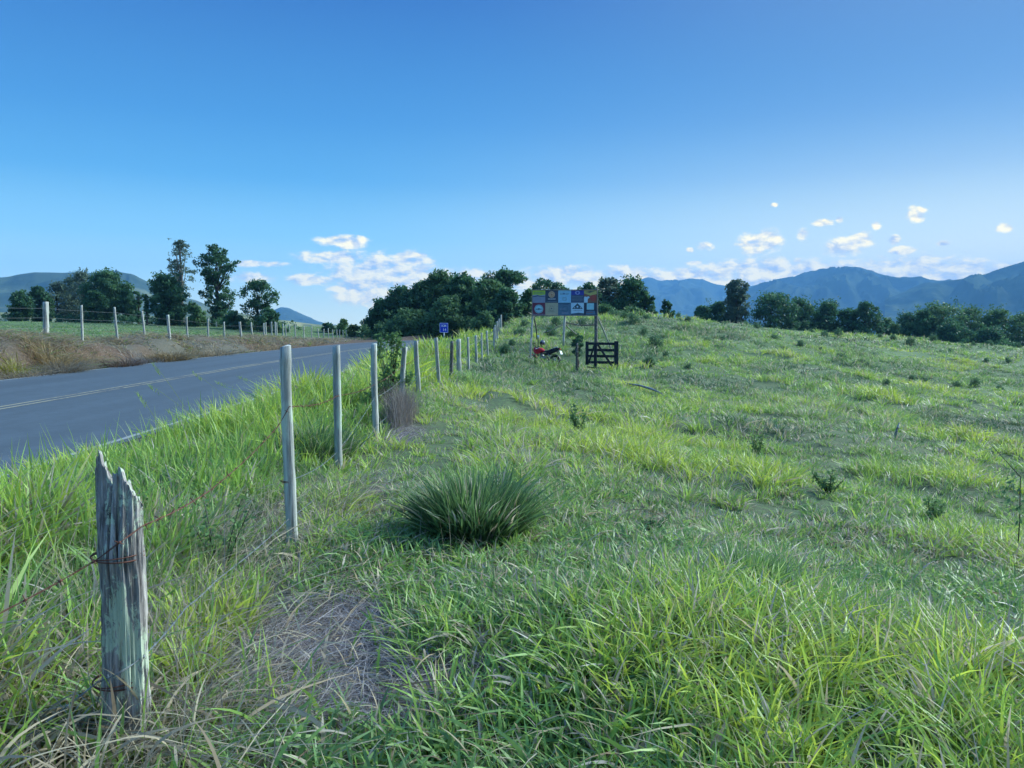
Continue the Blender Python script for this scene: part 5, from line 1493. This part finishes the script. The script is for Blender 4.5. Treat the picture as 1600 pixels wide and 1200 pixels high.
m = MB(); m.tube([(0.0, 0, zt - zb0 - .14), (0, 0, zt - zb0 + .02), (0, 0, zt - zb0 + .06)], [.055, .06, .04], 10); m.build('post_cap', paint('white_cap', (.62, .66, .66), .6), e)
x, y, zt = W(803, 528, 41)

# ------------------------------------------------------------------ motorcycle
RED = paint('red_paint', (.50, .015, .030), .30, .08); BLK = paint('black_plastic', (.015, .017, .022), .42, .2); RUB = paint('tyre_rubber', (.018, .018, .019), .85, .2, 30)
MET = paint('engine_metal', (.16, .17, .18), .35, .25, 20, .8); CHR = paint('bright_metal', (.50, .52, .54), .25, .1, 20, .9); SEAT = paint('seat_vinyl', (.022, .022, .035), .5, .2); PLATE = paint('plate_white', (.60, .65, .70), .5, .04); LAMP = paint('red_lens', (.40, .02, .02), .2, .05); GLS = paint('dark_visor', (.02, .03, .04), .1, .1)
mx, my, _ = W(849.5, 568, 42.0)
g = h1(mx, my)
e = empty('motorcycle', (mx, my, g), 'red and black motorcycle parked in the grass behind a thin post', 'motorcycle', rz=math.radians(180 - 32), scale=1.03)
# local: +x forward, z up; wheel centres at x = -.68 and .68
def bike_wheel(xc, name):
    m = MB(); m.torus((xc, 0, .31), (0, 1, 0), .265, .050, 34, 10); w = m.build('tyre', RUB, e)
    w.name = name
    r_ = MB(); r_.torus((xc, 0, .31), (0, 1, 0), .215, .016, 30, 6)
    for k in range(14):
        a = 2 * PI * k / 14; r_.tube([(xc, (-1) ** k * .03, .31), (xc + math.cos(a) * .21, 0, .31 + math.sin(a) * .21)], .004, 4)
    r_.lathe([(.0, -.05), (.045, -.05), (.045, .05), (0, .05)], (xc, 0, .31), (0, 1, 0), 14)
    r_.build('rim', CHR, w)
    d_ = MB(); d_.lathe([(0, .055), (.11, .055), (.11, .060), (0, .060)], (xc, 0, .31), (0, 1, 0), 20); d_.build('brake_disc', MET, w)
bike_wheel(-.66, 'wheel'); bike_wheel(.68, 'wheel')
def loft(m, secs, n=14, mi=0):
    """secs: (x, zc, halfwidth, halfheight)"""
    vs = []; fs = []
    for (x_, zc_, hw_, hh_) in secs:
        for k in range(n):
            t = 2 * PI * k / n
            c_, s_ = math.cos(t), math.sin(t)
            vs.append((x_, math.copysign(abs(c_) ** .75, c_) * hw_, zc_ + math.copysign(abs(s_) ** .75, s_) * hh_))
    for i in range(len(secs) - 1):
        for k in range(n):
            j = (k + 1) % n
            fs.append((i * n + k, i * n + j, i * n + n + j, i * n + n + k))
    fs.append(tuple(range(n))); fs.append(tuple((len(secs) - 1) * n + k for k in range(n - 1, -1, -1)))
    m.add(vs, fs, mi)
m = MB(); loft(m, [(-.06, .80, .05, .04), (0, .83, .11, .085), (.12, .87, .15, .11), (.24, .89, .15, .11), (.34, .88, .10, .08), (.38, .87, .05, .04)]); m.build('fuel_tank', RED, e)
m = MB()
for s_ in (-1, 1):
    m.add([(.12, s_ * .15, .86), (.40, s_ * .17, .93), (.56, s_ * .15, .86), (.46, s_ * .19, .70), (.26, s_ * .17, .66), (.12, s_ * .155, .74)] + [(.12, s_ * .13, .86), (.40, s_ * .15, .93), (.56, s_ * .13, .86), (.46, s_ * .17, .70), (.26, s_ * .15, .66), (.12, s_ * .135, .74)],
          [(0, 1, 2, 3, 4, 5), (11, 10, 9, 8, 7, 6)] + [(k, k + 6, (k + 1) % 6 + 6, (k + 1) % 6) for k in range(6)])
m.build('tank_shroud', RED, e, smooth=False)
m = MB(); loft(m, [(-.86, 1.00, .05, .02), (-.78, .985, .10, .045), (-.5, .90, .12, .055), (-.25, .82, .12, .05), (-.05, .80, .09, .045), (.02, .82, .05, .03)]); m.build('seat', SEAT, e)
m = MB(); loft(m, [(-.98, 1.00, .03, .02), (-.90, .95, .09, .06), (-.6, .82, .11, .08), (-.3, .70, .11, .10), (-.1, .66, .08, .07)]); m.build('tail_panel', BLK, e)
m = MB(); loft(m, [(-.22, .42, .10, .08), (-.12, .42, .13, .13), (.10, .42, .13, .14), (.24, .42, .09, .10)]); m.lathe([(0, -.06), (.10, -.06), (.10, .06), (.085, .09), (.085, .14), (.10, .16), (.07, .21), (0, .21)], (.10, 0, .52), (.28, 0, 1), 16)
m.build('engine', MET, e)
m = MB()
for s_ in (-.09, .09):
    m.tube([(.42, s_ * .3, .92), (.20, s_, .74), (-.20, s_, .66), (-.24, s_, .36)], .018, 6); m.tube([(.42, s_ * .3, .86), (.30, s_, .34), (.05, s_, .25), (-.22, s_, .34)], .016, 6); m.tube([(-.20, s_, .36), (-.66, s_, .31)], .020, 6); m.tube([(-.18, s_, .66), (-.84, s_, .84)], .014, 6)
m.build('frame', BLK, e)
m = MB(); m.tube([(-.52, .11, .40), (-.34, .11, .68)], .032, 10); m.tube([(-.52, -.11, .40), (-.34, -.11, .68)], .032, 10); m.build('rear_shock', MET, e)
m = MB()
for s_ in (-.10, .10): m.tube([(.68, s_, .31), (.55, s_, .62), (.42, s_, .98)], [.030, .026, .022], 8)
m.build('front_fork', CHR, e)
m = MB(); m.tube([(.28, .38, 1.08), (.34, .28, 1.10), (.42, .12, 1.02), (.42, -.12, 1.02), (.34, -.28, 1.10), (.28, -.38, 1.08)], .014, 8); m.tube([(.28, .38, 1.08), (.31, .27, 1.095)], .020, 8); m.tube([(.28, -.38, 1.08), (.31, -.27, 1.095)], .020, 8); m.build('handlebar', BLK, e)
for s_ in (-1, 1):
    m = MB(); m.tube([(.34, s_ * .27, 1.10), (.36, s_ * .33, 1.22)], .007, 6); m.box((.36, s_ * .35, 1.26), (.015, .13, .075), bev=.005); m.build('mirror', BLK, e)
m = MB(); loft(m, [(.44, .93, .07, .09), (.52, .92, .10, .11), (.58, .91, .09, .09), (.60, .91, .04, .04)]); m.build('headlight', RED, e)
def fender(name, xc, R, a0, a1, w, mat):
    m = MB(); n = 14; vs = []; fs = []
    for k in range(n + 1):
        a = math.radians(a0 + (a1 - a0) * k / n)
        for (yy, dr) in ((-w, -.02), (-w * .6, 0.006), (w * .6, .006), (w, -.02)):
            vs.append((xc + math.cos(a) * (R + dr), yy, .31 + math.sin(a) * (R + dr)))
        for (yy, dr) in ((w, -.026), (w * .6, 0.0), (-w * .6, 0), (-w, -.026)):
            vs.append((xc + math.cos(a) * (R + dr), yy, .31 + math.sin(a) * (R + dr)))
    for k in range(n):
        for j in range(8):
            j2 = (j + 1) % 8
            fs.append((k * 8 + j, k * 8 + j2, k * 8 + 8 + j2, k * 8 + 8 + j))
    m.add(vs, fs); return m.build(name, mat, e)
fender('front_fender', .68, .335, 20, 150, .07, RED); fender('rear_fender', -.66, .36, 60, 172, .075, BLK)
m = MB(); m.tube([(-.92, 0, .94), (-1.04, 0, .72)], .018, 6); m.box((-1.05, 0, .76), (.012, .22, .19), rot=(0, math.radians(24), 0), bev=.004); m.build('licence_plate', PLATE, e, smooth=False)
m = MB(); m.box((-.98, 0, .94), (.06, .13, .06), bev=.015); m.build('tail_light', LAMP, e)
for s_ in (-1, 1):
    m = MB(); m.tube([(-.90, s_ * .06, .80), (-.92, s_ * .17, .80)], .008, 5); m.lathe([(0, -.03), (.025, -.02), (.03, .01), (0, .03)], (-.93, s_ * .19, .80), (1, 0, 0), 10); m.build('turn_signal', BLK, e)
m = MB(); m.tube([(.20, -.13, .45), (.24, -.15, .30), (.0, -.15, .24), (-.35, -.16, .30), (-.78, -.17, .40)], [.02, .02, .022, .042, .046], 10); m.build('exhaust', CHR, e)
m = MB(); m.tube([(-.45, .10, .92), (-.80, .10, 1.05), (-.88, 0, 1.07), (-.80, -.10, 1.05), (-.45, -.10, .92)], .012, 6); m.build('grab_rail', CHR, e)
m = MB(); m.tube([(0, .10, .28), (-.08, .26, .0)], .012, 6); m.build('side_stand', BLK, e)
# helmet hung on the mirror
mw = Matrix.Rotation(math.radians(180 - 32), 3, 'Z') @ Vector((.24, -.29, 1.30))
he = empty('helmet', (mx + mw.x, my + mw.y, g + mw.z), 'dark motorcycle helmet with grey pattern hung on the handlebar', 'helmet', rz=math.radians(200))
m = MB(); prof = [(0, .15), (.05, .146), (.10, .115), (.135, .055), (.145, 0), (.138, -.06), (.12, -.11), (.095, -.115), (.09, -.10)]
m.lathe(prof, (0, 0, 0), (0, 0, 1), 24); m.build('helmet_shell', paint('helmet_paint', (.16, .17, .20), .3, .9, 9), he)
m = MB(); m.box((.135, 0, -.075), (.05, .12, .06), bev=.02); m.build('chin_bar', BLK, he)
m = MB(); n = 12; vs = []
for k in range(n + 1):
    a = math.radians(-62 + 124 * k / n)
    for r_, z_ in ((.151, -.045), (.156, 0), (.150, .05)): vs.append((math.cos(a) * r_, math.sin(a) * r_, z_))
m.add(vs, [(k * 3 + j, k * 3 + 3 + j, k * 3 + 4 + j, k * 3 + 1 + j) for k in range(n) for j in range(2)]); m.build('visor', GLS, he)

# ------------------------------------------------------------------ haze
hz = MB()
hx0, hx1, hy0, hy1, hz0, hz1 = -6100, 6100, -2900, 6300, -42, 480
hz.box(((hx0 + hx1) / 2, (hy0 + hy1) / 2, (hz0 + hz1) / 2), (hx1 - hx0, hy1 - hy0, hz1 - hz0))
hm = bpy.data.materials.new('haze_air'); hm.use_nodes = True
ht = hm.node_tree; ht.nodes.clear()
pv = ht.nodes.new('ShaderNodeVolumePrincipled'); pv.inputs['Color'].default_value = (.22, .55, 1.0, 1); pv.inputs['Density'].default_value = 1.8e-4; pv.inputs['Anisotropy'].default_value = .0
ho = ht.nodes.new('ShaderNodeOutputMaterial'); ht.links.new(pv.outputs[0], ho.inputs['Volume'])
if True:
    tag(hz.build('haze', hm, smooth=False), 'thin blue haze in the evening air', kind='stuff')
